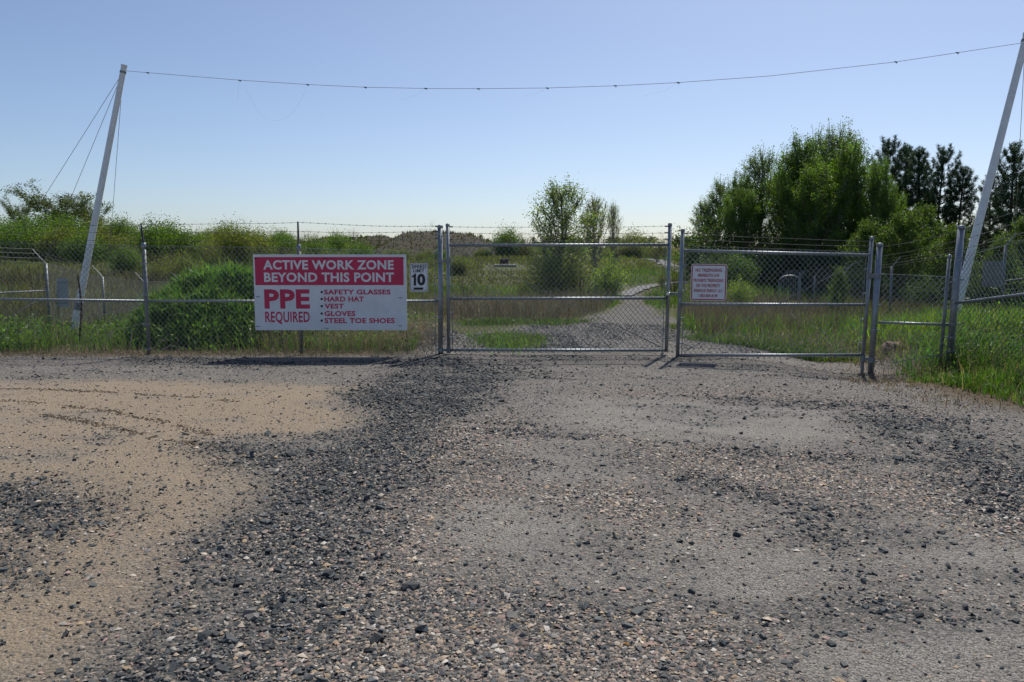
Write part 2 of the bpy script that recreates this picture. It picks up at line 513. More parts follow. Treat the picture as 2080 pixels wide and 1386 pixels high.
def thing(name, loc, label, cat, group=None):
    o = bpy.data.objects.new(name, None); o.empty_display_size = 0.2
    o.location = loc; link(o)
    return tag(o, label, cat, group)


# ------------------------------------------------------------------ ground
def axis(lo, hi, step, far, ratio):
    a = list(np.arange(lo, hi + 1e-6, step)); s = step
    up = []; v = a[-1]
    while v < far:
        s *= ratio; v += s; up.append(v)
    dn = []; v = a[0]; s = step
    while v > -far:
        s *= ratio; v -= s; dn.append(v)
    return np.array(dn[::-1] + a + up)


gx = axis(-13, 13, 0.08, 3500, 1.11)
gy_near = list(np.arange(-2, 16, 0.08)) + list(np.arange(16, 45, 0.35))
v = gy_near[-1]; s_ = 0.35
while v < 4000:
    s_ *= 1.07; v += s_; gy_near.append(v)
v = -2.0; s_ = 0.08; back = []
while v > -1500:
    s_ *= 1.25; v -= s_; back.append(v)
gy = np.array(back[::-1] + gy_near)
GX, GY = np.meshgrid(gx, gy)
GZ = terr(GX, GY)
nx, ny = len(gx), len(gy)
idx = np.arange(nx * ny).reshape(ny, nx)
F = np.stack([idx[:-1, :-1], idx[:-1, 1:], idx[1:, 1:], idx[1:, :-1]], -1).reshape(-1, 4)
me = np_mesh('ground', np.stack([GX, GY, GZ], -1).reshape(-1, 3), F, None, True)
zs, zd, zp, zl = zones(GX.ravel(), GY.ravel())
green = sm(13.2, 15, GY.ravel()) * np.clip(0.75 + 0.9 * fbm(GX.ravel() * 0.2, GY.ravel() * 0.2, 51, 3), 0, 1)
green = np.maximum(green, sm(6.0, 7.2, GX.ravel()) * 0.8)
for nm, arr in (('sand', zs), ('dark', zd), ('peb', zp), ('lot', zl), ('green', green), ('pack', packed(GX.ravel(), GY.ravel()))):
    a = me.attributes.new(nm, 'FLOAT', 'POINT'); a.data.foreach_set('value', arr.astype(np.float32).ravel())
me.materials.append(M['ground'])
tag(link(bpy.data.objects.new('ground', me)), kind='structure')

rng = np.random.default_rng(7)
rnd = random.Random(11)

# paths that reappear up the slope, as sheets laid on the terrain


def strip(name, pts, w, mat):
    V = []; Fq = []
    pts = [Vector((p[0], p[1])) for p in pts]
    fine = []
    for i in range(len(pts) - 1):
        for k in range(8):
            fine.append(pts[i].lerp(pts[i + 1], k / 8))
    fine.append(pts[-1])
    for i, p in enumerate(fine):
        d = (fine[min(i + 1, len(fine) - 1)] - fine[max(i - 1, 0)]).normalized(); nrm = Vector((-d.y, d.x))
        ww = w * (0.85 + 0.3 * rnd.random())
        for k in range(5):
            q = p + nrm * (ww * (k / 4 - 0.5)); V.append((q.x, q.y, tz(q.x, q.y) + 0.05))
    for i in range(len(fine) - 1):
        for k in range(4):
            a = i * 5 + k; Fq.append((a, a + 1, a + 6, a + 5))
    o = np_obj(name, V, Fq, None, mat, smooth=True)
    return tag(o, kind='structure')


def path_material():
    m, nt, b = new_mat('path_gravel')
    pos = node(nt, 'ShaderNodeNewGeometry').outputs['Position']
    f = noise(nt, 12, 6, 0.75, pos)
    L(nt, ramp(nt, f, [(0.3, (0.10, 0.10, 0.10)), (0.55, (0.17, 0.165, 0.16)), (0.75, (0.24, 0.23, 0.21))]), b.inputs['Base Color'])
    b.inputs['Roughness'].default_value = 0.95
    return m


M['path'] = path_material()


def TP(px, py):
    """photo pixel where its ray meets the terrain"""
    lo = None
    for D in np.concatenate([np.arange(3, 60, 0.15), np.arange(60, 400, 0.8)]):
        p = P(px, py, float(D))
        if p.z <= tz(p.x, p.y):
            return p
    return P(px, py, 300.0)


strip('gravel_path', [tuple(TP(a, b)[:2]) for a, b in ((1265, 603), (1285, 593), (1310, 585), (1345, 579), (1400, 574), (1470, 572))], 0.7, M['path'])
strip('gravel_path', [tuple(TP(a, b)[:2]) for a, b in ((1385, 556), (1362, 540), (1335, 530), (1310, 527))], 1.1, M['path'])

# ------------------------------------------------------------------ loose stone on the lot
ICO_V, ICO_F = [], []
_t = (1 + 5 ** 0.5) / 2
ICO_V = np.array([(-1, _t, 0), (1, _t, 0), (-1, -_t, 0), (1, -_t, 0), (0, -1, _t), (0, 1, _t), (0, -1, -_t), (0, 1, -_t), (_t, 0, -1), (_t, 0, 1), (-_t, 0, -1), (-_t, 0, 1)], float)
ICO_V /= np.linalg.norm(ICO_V[0])
ICO_F = np.array([(0, 11, 5), (0, 5, 1), (0, 1, 7), (0, 7, 10), (0, 10, 11), (1, 5, 9), (5, 11, 4), (11, 10, 2), (10, 7, 6), (7, 1, 8), (3, 9, 4), (3, 4, 2), (3, 2, 6), (3, 6, 8), (3, 8, 9), (4, 9, 5), (2, 4, 11), (6, 2, 10), (8, 6, 7), (9, 8, 1)])
OCT_V = np.array([(1, 0, 0), (0, 1, 0), (-1, 0, 0), (0, -1, 0), (0, 0, 1), (0, 0, -1)], float)
OCT_F = np.array([(0, 1, 4), (1, 2, 4), (2, 3, 4), (3, 0, 4)])           # underside rests in the ground
CUB_V = np.array([(-1, -1, -1), (1, -1, -1), (1, 1, -1), (-1, 1, -1), (-.8, -.8, 1), (.8, -.8, 1), (.8, .8, 1), (-.8, .8, 1)], float) * 0.72
CUB_F = np.array([(0, 1, 5), (0, 5, 4), (1, 2, 6), (1, 6, 5), (2, 3, 7), (2, 7, 6), (3, 0, 4), (3, 4, 7), (4, 5, 6), (4, 6, 7)])


def stones(xy, size, baseV, baseF, jitter, flat, cols, sink=0.25, tilt=0.35):
    n = len(xy); k = len(baseV)
    V = np.repeat(baseV[None], n, 0) * (1 + jitter * rng.uniform(-1, 1, (n, k, 1))) + jitter * 0.5 * rng.uniform(-1, 1, (n, k, 3))
    sc = np.stack([rng.uniform(0.75, 1.3, n), rng.uniform(0.6, 1.0, n), flat * rng.uniform(0.7, 1.3, n)], -1) * size[:, None] * 0.5
    V = V * sc[:, None, :]
    tx, ty = rng.normal(0, tilt, n), rng.normal(0, tilt, n)
    y1 = V[..., 1] * np.cos(tx)[:, None] - V[..., 2] * np.sin(tx)[:, None]; z1 = V[..., 1] * np.sin(tx)[:, None] + V[..., 2] * np.cos(tx)[:, None]
    x2 = V[..., 0] * np.cos(ty)[:, None] + z1 * np.sin(ty)[:, None]; z2 = -V[..., 0] * np.sin(ty)[:, None] + z1 * np.cos(ty)[:, None]
    a = rng.uniform(0, 6.283, n); ca, sa = np.cos(a)[:, None], np.sin(a)[:, None]
    X = x2 * ca - y1 * sa + xy[:, 0:1]; Y = x2 * sa + y1 * ca + xy[:, 1:2]
    Z = z2 + (terr(xy[:, 0], xy[:, 1]) + size * 0.5 * flat * (1 - 2 * sink))[:, None]
    VV = np.stack([X, Y, Z], -1).reshape(-1, 3)
    FF = (baseF[None] + (np.arange(n) * k)[:, None, None]).reshape(-1, 3)
    C = np.repeat(cols, k, 0)
    return VV, FF, C


def rect_pts(n, x0, x1, y0, y1):
    return np.stack([rng.uniform(x0, x1, n), rng.uniform(y0, y1, n)], -1)


def scatter(n, ymin, ymax, pw=1.0):
    """uniform over the ground wedge in front of the camera"""
    u = rng.uniform(0, 1, n)
    y = np.sqrt(ymin ** 2 + u * (ymax ** 2 - ymin ** 2))
    x = rng.uniform(-1, 1, n) * (0.72 * y + 0.9)
    return np.stack([x, y], -1)


def pal(n, colors, var=0.18):
    c = np.array(colors)[rng.integers(0, len(colors), n)]
    return np.clip(c * (1 + var * rng.normal(0, 1, (n, 1))), 0.012, 0.75)


DK = [(0.095, 0.108, 0.112), (0.04, 0.049, 0.054), (0.05, 0.061, 0.066), (0.032, 0.040, 0.045), (0.065, 0.078, 0.081), (0.046, 0.052, 0.055), (0.08, 0.088, 0.089), (0.13, 0.135, 0.13), (0.17, 0.16, 0.145)]
PB = [(0.33, 0.26, 0.20), (0.26, 0.22, 0.18), (0.40, 0.34, 0.27), (0.29, 0.20, 0.17), (0.15, 0.145, 0.14), (0.09, 0.095, 0.098), (0.06, 0.065, 0.07),
      (0.20, 0.185, 0.165), (0.32, 0.235, 0.15), (0.40, 0.37, 0.33), (0.11, 0.105, 0.10), (0.07, 0.075, 0.075)]


def by_size(p, prob):
    return p[rng.uniform(0, 1, len(p)) < prob]


acc = []
# A: coarse dark crushed rock
p = np.concatenate([scatter(170000, 2.0, 13.2), rect_pts(9000, -2.1, 1.2, 13.0, 16.4), rect_pts(12000, 0.0, 5.0, 13.0, 19.0)]); s, d, b_, l = zones(p[:, 0], p[:, 1])
p = by_size(p, np.clip(d ** 1.4 * 0.85 * (1 - 0.8 * packed(p[:, 0], p[:, 1])) + 0.005 * l, 0, 1))
acc.append(stones(p, np.exp(rng.normal(math.log(0.023), 0.42, len(p))).clip(0.011, 0.07), CUB_V, CUB_F, 0.45, 0.36, pal(len(p), DK), 0.22, 0.3))
# B: finer dark chips
p = scatter(230000, 2.0, 12.5); s, d, b_, l = zones(p[:, 0], p[:, 1])
p = by_size(p, np.clip((d * 0.62 + 0.085 * l + 0.14 * b_ * l) * (1 - 0.85 * packed(p[:, 0], p[:, 1])), 0, 1) * (1 - 0.75 * sm(6, 11, p[:, 1])))
acc.append(stones(p, np.exp(rng.normal(math.log(0.016), 0.3, len(p))), CUB_V, CUB_F, 0.3, 0.5, pal(len(p), DK + [(0.16, 0.15, 0.135), (0.24, 0.21, 0.175)]), 0.25, 0.3))
V = np.concatenate([a[0] for a in acc]); o_ = 0; Fs = []
for a in acc:
    Fs.append(a[1] + o_); o_ += len(a[0])
tag(np_obj('crushed_stone', V, np.concatenate(Fs), np.concatenate([a[2] for a in acc]), M['stone']),
    'loose dark angular crushed stone strewn in bands over the lot', 'gravel', kind='stuff')
# C: rounded pea gravel
p = scatter(520000, 2.0, 8.0); s, d, b_, l = zones(p[:, 0], p[:, 1])
p = by_size(p, np.clip((b_ * 0.6 + 0.075 * l * (1 - 0.5 * s) + 0.12 * d) * (1 - 0.85 * packed(p[:, 0], p[:, 1])), 0, 1) * (1 - 0.85 * sm(4.2, 8.0, p[:, 1])))
pc = stones(p, np.exp(rng.normal(math.log(0.0125), 0.45, len(p))).clip(0.005, 0.036), OCT_V * 1.15, OCT_F, 0.18, 0.55, pal(len(p), PB), 0.3, 0.2)
tag(np_obj('pea_gravel', pc[0], pc[1], pc[2], M['stone'], smooth=True), 'rounded buff pink and grey pea gravel on the lot', 'gravel', kind='stuff')
# clods thrown up along the tyre tracks in the sand
cl = []
for tr in ([(-60, 791), (120, 793), (240, 797), (360, 806), (480, 818)], [(-60, 812), (100, 820), (200, 830), (320, 855), (435, 886)],
           [(90, 842), (200, 862), (330, 893), (440, 913)]):
    q = np.array(GP(tr)); sgl = np.linspace(0, len(q) - 1, 620)
    cl.append(np.stack([np.interp(sgl, range(len(q)), q[:, 0]), np.interp(sgl, range(len(q)), q[:, 1])], -1) + rng.normal(0, 0.032, (620, 2)))
cl = np.concatenate(cl)
cl = cl[fbm(cl[:, 0] * 4, cl[:, 1] * 4, 47, 2) > -0.22]
cs = stones(cl, rng.uniform(0.008, 0.026, len(cl)), CUB_V, CUB_F, 0.3, 0.55, pal(len(cl), [(0.17, 0.125, 0.078), (0.13, 0.10, 0.065), (0.22, 0.165, 0.105)]), 0.25, 0.4)
tag(np_obj('sand_clods', cs[0], cs[1], cs[2], M['stone']), 'crumbled sand clods in lines along the tyre tracks', 'sand', kind='stuff')

# a few stones large enough to stand out one by one
big = [(833, 1190, 46, 'broad flat dark stone in the middle of the stone band'), (245, 1372, 30, 'dark stone at the bottom left edge of the stone band'),
       (418, 1290, 38, 'dark angular stone low in the stone band near the sand'), (592, 928, 24, 'dark stone lying alone on the upper edge of the stone band'),
       (1497, 1089, 26, 'dark round stone alone on the grey hardpack'), (1405, 1104, 18, 'small dark stone beside the lone round one'),
       (485, 1183, 40, 'long dark slab of stone at the sand margin'), (96, 1178, 22, 'brown-grey stone alone on the sand'),
       (1688, 1305, 26, 'dark round cobble at the bottom right among pebbles'), (1497, 1249, 22, 'black stone at the top of the pebble patch'),
       (670, 1165, 34, 'grey stone jutting up in the stone band'), (1272, 1310, 22, 'orange-brown pebble among the pale pebbles')]
for (px, py, w, lab) in big:
    g = G(px, py); sz = w / FPX * g.y * 0.85
    c = np.array([(0.045, 0.05, 0.053)]) if 'orange' not in lab else np.array([(0.42, 0.22, 0.07)])
    rv, rf, rc = stones(np.array([[g.x, g.y]]), np.array([sz]), ICO_V, ICO_F, 0.30, 0.5, c, 0.2, 0.15)
    z0 = tz(g.x, g.y)
    o = np_obj('stone', rv, rf, rc, M['stone'], off=(g.x, g.y, z0)); o.location = (g.x, g.y, z0)
    tag(o, lab, 'stone', 'single stones that stand out on the lot')

# ------------------------------------------------------------------ text
def text_mesh(body, x0, z1, x1, z0, bold):
    """glyph outlines filled, scaled to the box; returns verts (x,z) and faces"""
    cu = bpy.data.curves.new('t', 'FONT'); cu.body = body; cu.offset = bold; cu.resolution_u = 3; cu.fill_mode = 'FRONT'
    cu.space_character = 1.06
    o = bpy.data.objects.new('t', cu); COL.objects.link(o)
    dg = bpy.context.evaluated_depsgraph_get(); dg.update()
    m2 = bpy.data.meshes.new_from_object(o.evaluated_get(dg))
    vv = np.array([v.co[:2] for v in m2.vertices]); ff = [tuple(p.vertices) for p in m2.polygons]
    bpy.data.objects.remove(o); bpy.data.curves.remove(cu); bpy.data.meshes.remove(m2)
    mn, mx_ = vv.min(0), vv.max(0)
    vv = (vv - mn) / (mx_ - mn)
    return np.stack([x0 + vv[:, 0] * (x1 - x0), z0 + vv[:, 1] * (z1 - z0)], -1), ff


class Plane:
    """flat sign plane: pixel box -> local (u along the plane, v up), built from its corner pixels at a distance"""
    def __init__(s, o, u, n):
        s.o = Vector(o); s.u = Vector(u).normalized(); s.n = Vector(n).normalized(); s.v = s.u.cross(s.n) * -1
        if s.v.z < 0: s.v = -s.v

    def at(s, px, py):
        r = P(px, py, 10.0) - Vector((0, 0, CAM_H))
        c = Vector((0, 0, CAM_H)); t = (s.o - c).dot(s.n) / r.dot(s.n)
        q = c + r * t - s.o
        return q.dot(s.u), q.dot(s.v)

    def w(s, a, b, d=0.0):
        return s.o + s.u * a + s.v * b + s.n * d

    def text(s, name, body, box, d, mat, parent, bold=0.02):
        a0, b0 = s.at(box[0], (box[1] + box[3]) / 2); a1, _ = s.at(box[2], (box[1] + box[3]) / 2)
        _, t = s.at((box[0] + box[2]) / 2, box[1]); _, bt = s.at((box[0] + box[2]) / 2, box[3])
        vv, ff = text_mesh(body, a0, t, a1, bt, bold)
        # one mesh per word: sort faces by x and cut at the widest gaps
        nw = len(body.split()); fx = sorted((min(vv[i][0] for i in f), max(vv[i][0] for i in f)) for f in ff)
        gaps = []; hi = fx[0][1]
        for lo_, h2 in fx[1:]:
            if lo_ > hi: gaps.append((lo_ - hi, (lo_ + hi) / 2))
            hi = max(hi, h2)
        cuts = sorted(g for _, g in sorted(gaps, reverse=True)[:nw - 1]) + [1e9]
        o = None; left = -1e9
        for cut in cuts:
            fs = [f for f in ff if left <= min(vv[i][0] for i in f) < cut]; left = cut
            if not fs: continue
            ids = sorted({i for f in fs for i in f}); mp = {k: j for j, k in enumerate(ids)}
            mb = MB(); mb.v = [tuple(s.w(vv[i][0], vv[i][1], d)) for i in ids]; mb.f = [tuple(mp[i] for i in f) for f in fs]
            o = mb.obj(name, mat, parent)
        return o

    def rect(s, mb, box, d):
        a0, b0 = s.at(box[0], box[1]); a1, b1 = s.at(box[2], box[3])
        mb.poly([s.w(a0, b1, d), s.w(a1, b1, d), s.w(a1, b0, d), s.w(a0, b0, d)])
        return mb

    def plate(s, mb, box, d0, d1, rad=0.0):
        a0, b0 = s.at(box[0], box[1]); a1, b1 = s.at(box[2], box[3]); pts = []
        if rad:
            for (cx, cy, st) in ((a1 - rad, b0 - rad, 0), (a0 + rad, b0 - rad, 90), (a0 + rad, b1 + rad, 180), (a1 - rad, b1 + rad, 270)):
                for k in range(5):
                    t = math.radians(st + 22.5 * k); pts.append((cx + rad * math.cos(t), cy + rad * math.sin(t)))
        else:
            pts = [(a1, b0), (a0, b0), (a0, b1), (a1, b1)]
        n = len(pts); b = len(mb.v)
        mb.v += [tuple(s.w(x, y, d0)) for x, y in pts] + [tuple(s.w(x, y, d1)) for x, y in pts]
        mb.f.append(tuple(b + i for i in range(n))); mb.f.append(tuple(b + n + i for i in range(n - 1, -1, -1)))
        for i in range(n):
            j = (i + 1) % n; mb.f.append((b + i, b + n + i, b + n + j, b + j))
        return mb

    def frame(s, mb, box, t, d, rad=0.0):
        """thin printed border just above the face"""
        a0, b0 = s.at(box[0], box[1]); a1, b1 = s.at(box[2], box[3])
        def loop(i):
            pts = []; r = max(rad - i, 0.002)
            for (cx, cy, st) in ((a1 - i - r, b0 - i - r, 0), (a0 + i + r, b0 - i - r, 90), (a0 + i + r, b1 + i + r, 180), (a1 - i - r, b1 + i + r, 270)):
                for k in range(5):
                    th = math.radians(st + 22.5 * k); pts.append((cx + r * math.cos(th), cy + r * math.sin(th)))
            return pts
        A, B = loop(0), loop(t); n = len(A); b = len(mb.v)
        mb.v += [tuple(s.w(x, y, d)) for x, y in A] + [tuple(s.w(x, y, d)) for x, y in B]
        for i in range(n):
            j = (i + 1) % n; mb.f.append((b + i, b + j, b + n + j, b + n + i))
        return mb


# ------------------------------------------------------------------ fence pieces
WR = 0.0034


def chain_mesh(o, u, H, W, name, parent, cell=0.080, r=WR, top=None, mat=None):
    """woven wire: o = bottom start, u = end of bottom; H height (or (h0,h1)); two crossing sets of wires"""
    o = Vector(o); e = Vector(u); ud = (e - o); W = ud.length; ud.normalize()
    up = Vector((0, 0, 1)); nrm = ud.cross(up).normalized(); mb = MB()
    H0, H1 = (H if isinstance(H, tuple) else (H, H))
    k = 1.15                                                    # rise per run of the wires
    Hm = max(H0, H1)
    for sgn in (1, -1):
        a = -Hm / k if sgn > 0 else 0.0
        end = W if sgn > 0 else W + Hm / k
        while a < end:
            # line: x = a + sgn*y/k
            pts = []
            y0, y1 = 0.0, Hm
            # clip in x
            if sgn > 0:
                y0 = max(y0, -a * k); y1 = min(y1, (W - a) * k)
            else:
                y0 = max(y0, (a - W) * k); y1 = min(y1, a * k)
            # clip to sloping top
            xa = a + sgn * y1 / k
            hh = H0 + (H1 - H0) * min(max(xa / W, 0), 1)
            y1 = min(y1, hh)
            if y1 - y0 > 0.02:
                nseg = 3
                pts = []
                for i in range(nseg + 1):
                    y = y0 + (y1 - y0) * i / nseg; x = a + sgn * y / k
                    bow = 0.006 * math.sin(x * 2.3 + y * 3.1) + 0.006 * math.sin(x * 0.9)
                    pts.append(o + ud * x + up * y + nrm * (sgn * 0.0022 + bow))
                mb.tube(pts, r, 3, False)
            a += cell
    ob = mb.obj(name, mat or M['wire'], parent)
    ob['kind'] = 'stuff'
    return ob


def barbed(p0, p1, parent, sag=0.015, r=0.0026, step=0.125, mat=None):
    p0, p1 = Vector(p0), Vector(p1); Ln = (p1 - p0).length; d = (p1 - p0).normalized()
    mb = MB(); n = max(6, int(Ln / 0.3)); pts = []
    ph = rnd.uniform(0, 6)
    for i in range(n + 1):
        t = i / n; q = p0.lerp(p1, t); q.z -= sag * 4 * t * (1 - t) + 0.004 * math.sin(t * Ln * 3 + ph); pts.append(q)
    mb.tube(pts, r, 4, False)
    a = rnd.uniform(0.02, step)
    side = d.cross(Vector((0, 0, 1))).normalized()
    while a < Ln:
        t = a / Ln; q = p0.lerp(p1, t); q.z -= sag * 4 * t * (1 - t) + 0.004 * math.sin(t * Ln * 3 + ph)
        mb.tube([q - d * 0.009, q + d * 0.009], r * 2.0, 5, True)
        th = rnd.uniform(0, 3.1)
        for k in (0, 1.57):
            w = (Vector((0, 0, 1)) * math.cos(th + k) + side * math.sin(th + k)) * 0.015 + d * 0.006
            mb.tube([q - w, q + w], r * 0.65, 3, False)
        a += step * rnd.uniform(0.9, 1.1)
    return mb.obj('barbed_wire', mat or M['barb'], parent)


def post(p0, p1, r, parent, name='post', mat=None, cap=True, dome=True):
    mb = MB(); p0, p1 = Vector(p0), Vector(p1)
    mb.tube([p0, p1], r, 14)
    o = mb.obj(name, mat or M['galv'], parent, smooth=True)
    if cap:
        c = MB(); d = (p1 - p0).normalized()
        c.tube([p1 - d * 0.03, p1 + d * 0.012], r * 1.12, 14)
        c.tube([p1 + d * 0.012, p1 + d * 0.024], r * 1.05, 14, True, r * 0.5)
        q = c.obj('post_cap', M['galv'], o, smooth=True, off=world_loc(o) if o.parent is None else world_loc(parent))
    return o


def rail(p0, p1, r, parent, name='rail', mat=None):
    return MB().tube([p0, p1], r, 12).obj(name, mat or M['galv'], parent, smooth=True)


def bands(p0, p1, r, zs, parent, dirv):
    """tension bands round a post with a stub bolted towards the mesh"""
    p0, p1 = Vector(p0), Vector(p1); d = (p1 - p0).normalized(); dirv = Vector(dirv).normalized()
    for t in zs:
        q = p0.lerp(p1, t); mb = MB()
        mb.tube([q - d * 0.011, q + d * 0.011], r * 1.10, 14)
        mb.box(q + dirv * (r + 0.018), 0.05, 0.012, 0.022, dirv)
        mb.obj('tension_band', M['galv'], parent)


# ------------------------------------------------------------------ front fence, left of the gate
FD = 12.9
pA_b, pA_t = P(303, 728, FD), P(297, 500, FD)
pB_b, pB_t = P(613, 728, FD), P(606, 512, FD)
pC_b, pC_t = P(895, 722, FD), P(897, 460, FD)
pL = Vector((-10.6, FD, 0.0))
for q in (pA_b, pB_b, pC_b):
    q.z = tz(q.x, q.y) - 0.05
base = Vector((pA_b.x, FD, tz(pA_b.x, FD)))
fence = thing('chain_link_fence', base, 'chain-link fence with barbed wire left of the gate, carrying the big red and white sign', 'fence')
zr = P(300, 612, FD).z
ztop = P(300, 499, FD).z
post(pA_b, Vector((pA_b.x, FD, ztop + 0.02)), 0.032, fence, mat=M['galv_dull'], cap=False)
post(pB_b, Vector((pB_b.x, FD, ztop - 0.02)), 0.030, fence, mat=M['galv_dull'], cap=False)
pCx = pC_b.x
gp = post(pC_b, Vector((pCx + 0.012, FD, pC_t.z)), 0.042, fence, 'gate_post')
arm_tipA = P(286, 455, FD + 0.12); arm_tipB = P(605, 451, FD + 0.25)
A_top = Vector((pA_b.x, FD, ztop)); B_top = Vector((pB_b.x, FD, ztop - 0.03))
for tp, tip in ((A_top, arm_tipA), (B_top, arm_tipB)):
    m = MB(); m.tube([tp - Vector((0, 0, 0.06)), tp + Vector((0, 0, 0.045))], 0.037, 12)
    a_ = m.obj('arm_bracket', M['galv'], fence, smooth=True)
    MB().tube([tp + Vector((0, 0, 0.03)), tip], 0.020, 8, True, 0.014).obj('barb_arm', M['arm_dark'], fence)
rail(Vector((pL.x, FD, P(0, 604, FD).z)), Vector((pA_b.x - 0.02, FD, zr)), 0.021, fence)
rail(Vector((pA_b.x + 0.02, FD, zr)), Vector((pB_b.x - 0.03, FD, zr)), 0.021, fence)
rail(Vector((pB_b.x + 0.03, FD, zr)), Vector((pCx - 0.04, FD, zr)), 0.021, fence)
fy = FD - 0.04
chain_mesh((pL.x, fy, 0.0), (pA_b.x, fy, 0.0), (P(0, 488, FD).z, ztop), 0, 'chain_link_mesh', fence)
chain_mesh((pA_b.x, fy, 0.0), (pB_b.x, fy, 0.0), (ztop, ztop - 0.04), 0, 'chain_link_mesh', fence)
chain_mesh((pB_b.x, fy, 0.0), (pCx - 0.06, fy, 0.0), (ztop - 0.04, ztop - 0.10), 0, 'chain_link_mesh', fence)
# top tension wire
MB().tube([(pL.x, fy, P(0, 488, FD).z), (pA_b.x, fy, ztop), (pB_b.x, fy, ztop - 0.04), (pCx - 0.05, fy, ztop - 0.10)], 0.0028, 4).obj('tension_wire', M['wire'], fence)
for k, (yl, t) in enumerate(((462, 0.98), (472, 0.62), (486, 0.25))):
    qa = A_top.lerp(arm_tipA, t); qb = B_top.lerp(arm_tipB, t)
    qc = Vector((pCx - 0.05, FD, P(890, (460, 470, 484)[k], FD).z))
    ql = P(-20, yl, FD + 0.1 * t); ql.x = pL.x
    barbed(ql, qa, fence, 0.02); barbed(qa, qb, fence, 0.012); barbed(qb, qc, fence, 0.02)
    MB().box(qc + Vector((0.01, 0, 0)), 0.06, 0.02, 0.022).obj('wire_clip', M['barb'], fence)
bands(pC_b, Vector((pCx, FD, pC_t.z)), 0.042, (0.06, 0.31, 0.45, 0.56, 0.80, 0.94), fence, (-1, 0, 0))
bands(pA_b, A_top, 0.032, (0.08, 0.3, 0.56, 0.84), fence, (-1, -0.2, 0))
MB().tube([(pCx - 0.075, FD, 0.02), (pCx - 0.078, FD, ztop - 0.1)], 0.007, 6).obj('tension_bar', M['galv_dull'], fence)
# loose truss wire by the left post
MB().tube([Vector((pA_b.x - 0.03, FD, zr - 0.03)), Vector((pA_b.x - 0.35, FD, zr - 0.14)), Vector((pA_b.x - 0.8, FD, zr - 0.24))], 0.005, 5).obj('brace_wire', M['wire'], fence)

# ------------------------------------------------------------------ gate leaves
def gate_leaf(name, label, bl, br, tl, tr, rails, truss, wires, hinge_side, group):
    """corner points of the two uprights; rails as fractions (left, right) of upright height"""
    root = thing(name, Vector(((bl.x + br.x) / 2, (bl.y + br.y) / 2, min(bl.z, br.z))), label, 'gate', group)
    r = 0.030
    post(bl, tl, r, root, 'upright'); post(br, tr, r, root, 'upright')
    d = (br - bl).normalized()
    pts = []
    for f0, f1 in rails:
        a, b = bl.lerp(tl, f0), br.lerp(tr, f1); pts.append((a, b))
        rail(a + d * r * 0.8, b - d * r * 0.8, 0.0235, root)
    (b0, b1), (m0, m1), (t0, t1) = pts
    nf = d.cross(Vector((0, 0, 1))).normalized() * 0.028
    lo0 = b0 - Vector((0, 0, 0.05)); lo1 = b1 - Vector((0, 0, 0.05))
    o0 = lo0 + d * 0.05 + nf; o1 = lo1 - d * 0.05 + nf
    chain_mesh(o0, o1, (t0.z - lo0.z + 0.055, t1.z - lo1.z + 0.055), 0, 'chain_link_mesh', root)
    # tension bars beside the uprights
    for a, b, s in ((b0, t0, 1), (b1, t1, -1)):
        MB().tube([a + d * 0.065 * s + nf, b + d * 0.065 * s + nf], 0.006, 6).obj('tension_bar', M['galv_dull'], root)
        for t in (0.12, 0.36, 0.62, 0.86):
            q = a.lerp(b, t); MB().box(q + d * 0.05 * s + nf * 0.5, 0.05, 0.03, 0.018, d).obj('tension_band', M['galv'], root)
    # truss rod with turnbuckle
    a, b = truss
    pa = (t0 if a[0] == 'l' else t1) if a[1] == 't' else (b0 if a[0] == 'l' else b1)
    pb = (t0 if b[0] == 'l' else t1) if b[1] == 't' else (b0 if b[0] == 'l' else b1)
    ia = d * (0.09 if a[0] == 'l' else -0.09); ib = d * (0.09 if b[0] == 'l' else -0.09)
    pa = pa + ia + Vector((0, 0, -0.06 if a[1] == 't' else 0.06)) - nf * 0.2; pb = pb + ib + Vector((0, 0, 0.06 if b[1] == 'b' else -0.06)) - nf * 0.2
    rod = MB().tube([pa, pb], 0.0055, 6).obj('truss_rod', M['galv_dull'], root)
    MB().tube([pb.lerp(pa, 0.02), pb.lerp(pa, 0.055)], 0.012, 8).obj('turnbuckle', M['galv_dull'], rod, off=world_loc(root))
    for f0, f1 in wires:
        a, b = bl.lerp(tl, f0), br.lerp(tr, f1)
        barbed(a + d * 0.08, b - d * 0.08, root, 0.012)
        for q, s in ((a, 1), (b, -1)):
            MB().box(q + d * 0.045 * s, 0.075, 0.018, 0.02, d).obj('wire_clip', M['barb'], root)
    return root, d, nf


lb, lt = P(910, 716, FD), P(911, 457, FD)
lb.x = lt.x = (lb.x + lt.x) / 2
rb, rt = P(1353.5, 715, FD - 0.05), P(1361, 456, FD - 0.05)
leafL, dL, nL = gate_leaf('gate_leaf', 'wide galvanized gate leaf nearest the red and white sign, hung on the left post', lb, rb, lt, rt,
                          [(0.018, 0.012), (0.425, 0.425), (0.842, 0.842)], ('lt', 'rb'), [(0.985, 0.985), (0.935, 0.935), (0.885, 0.885)], 'l', 'two leaves of the drive gate')
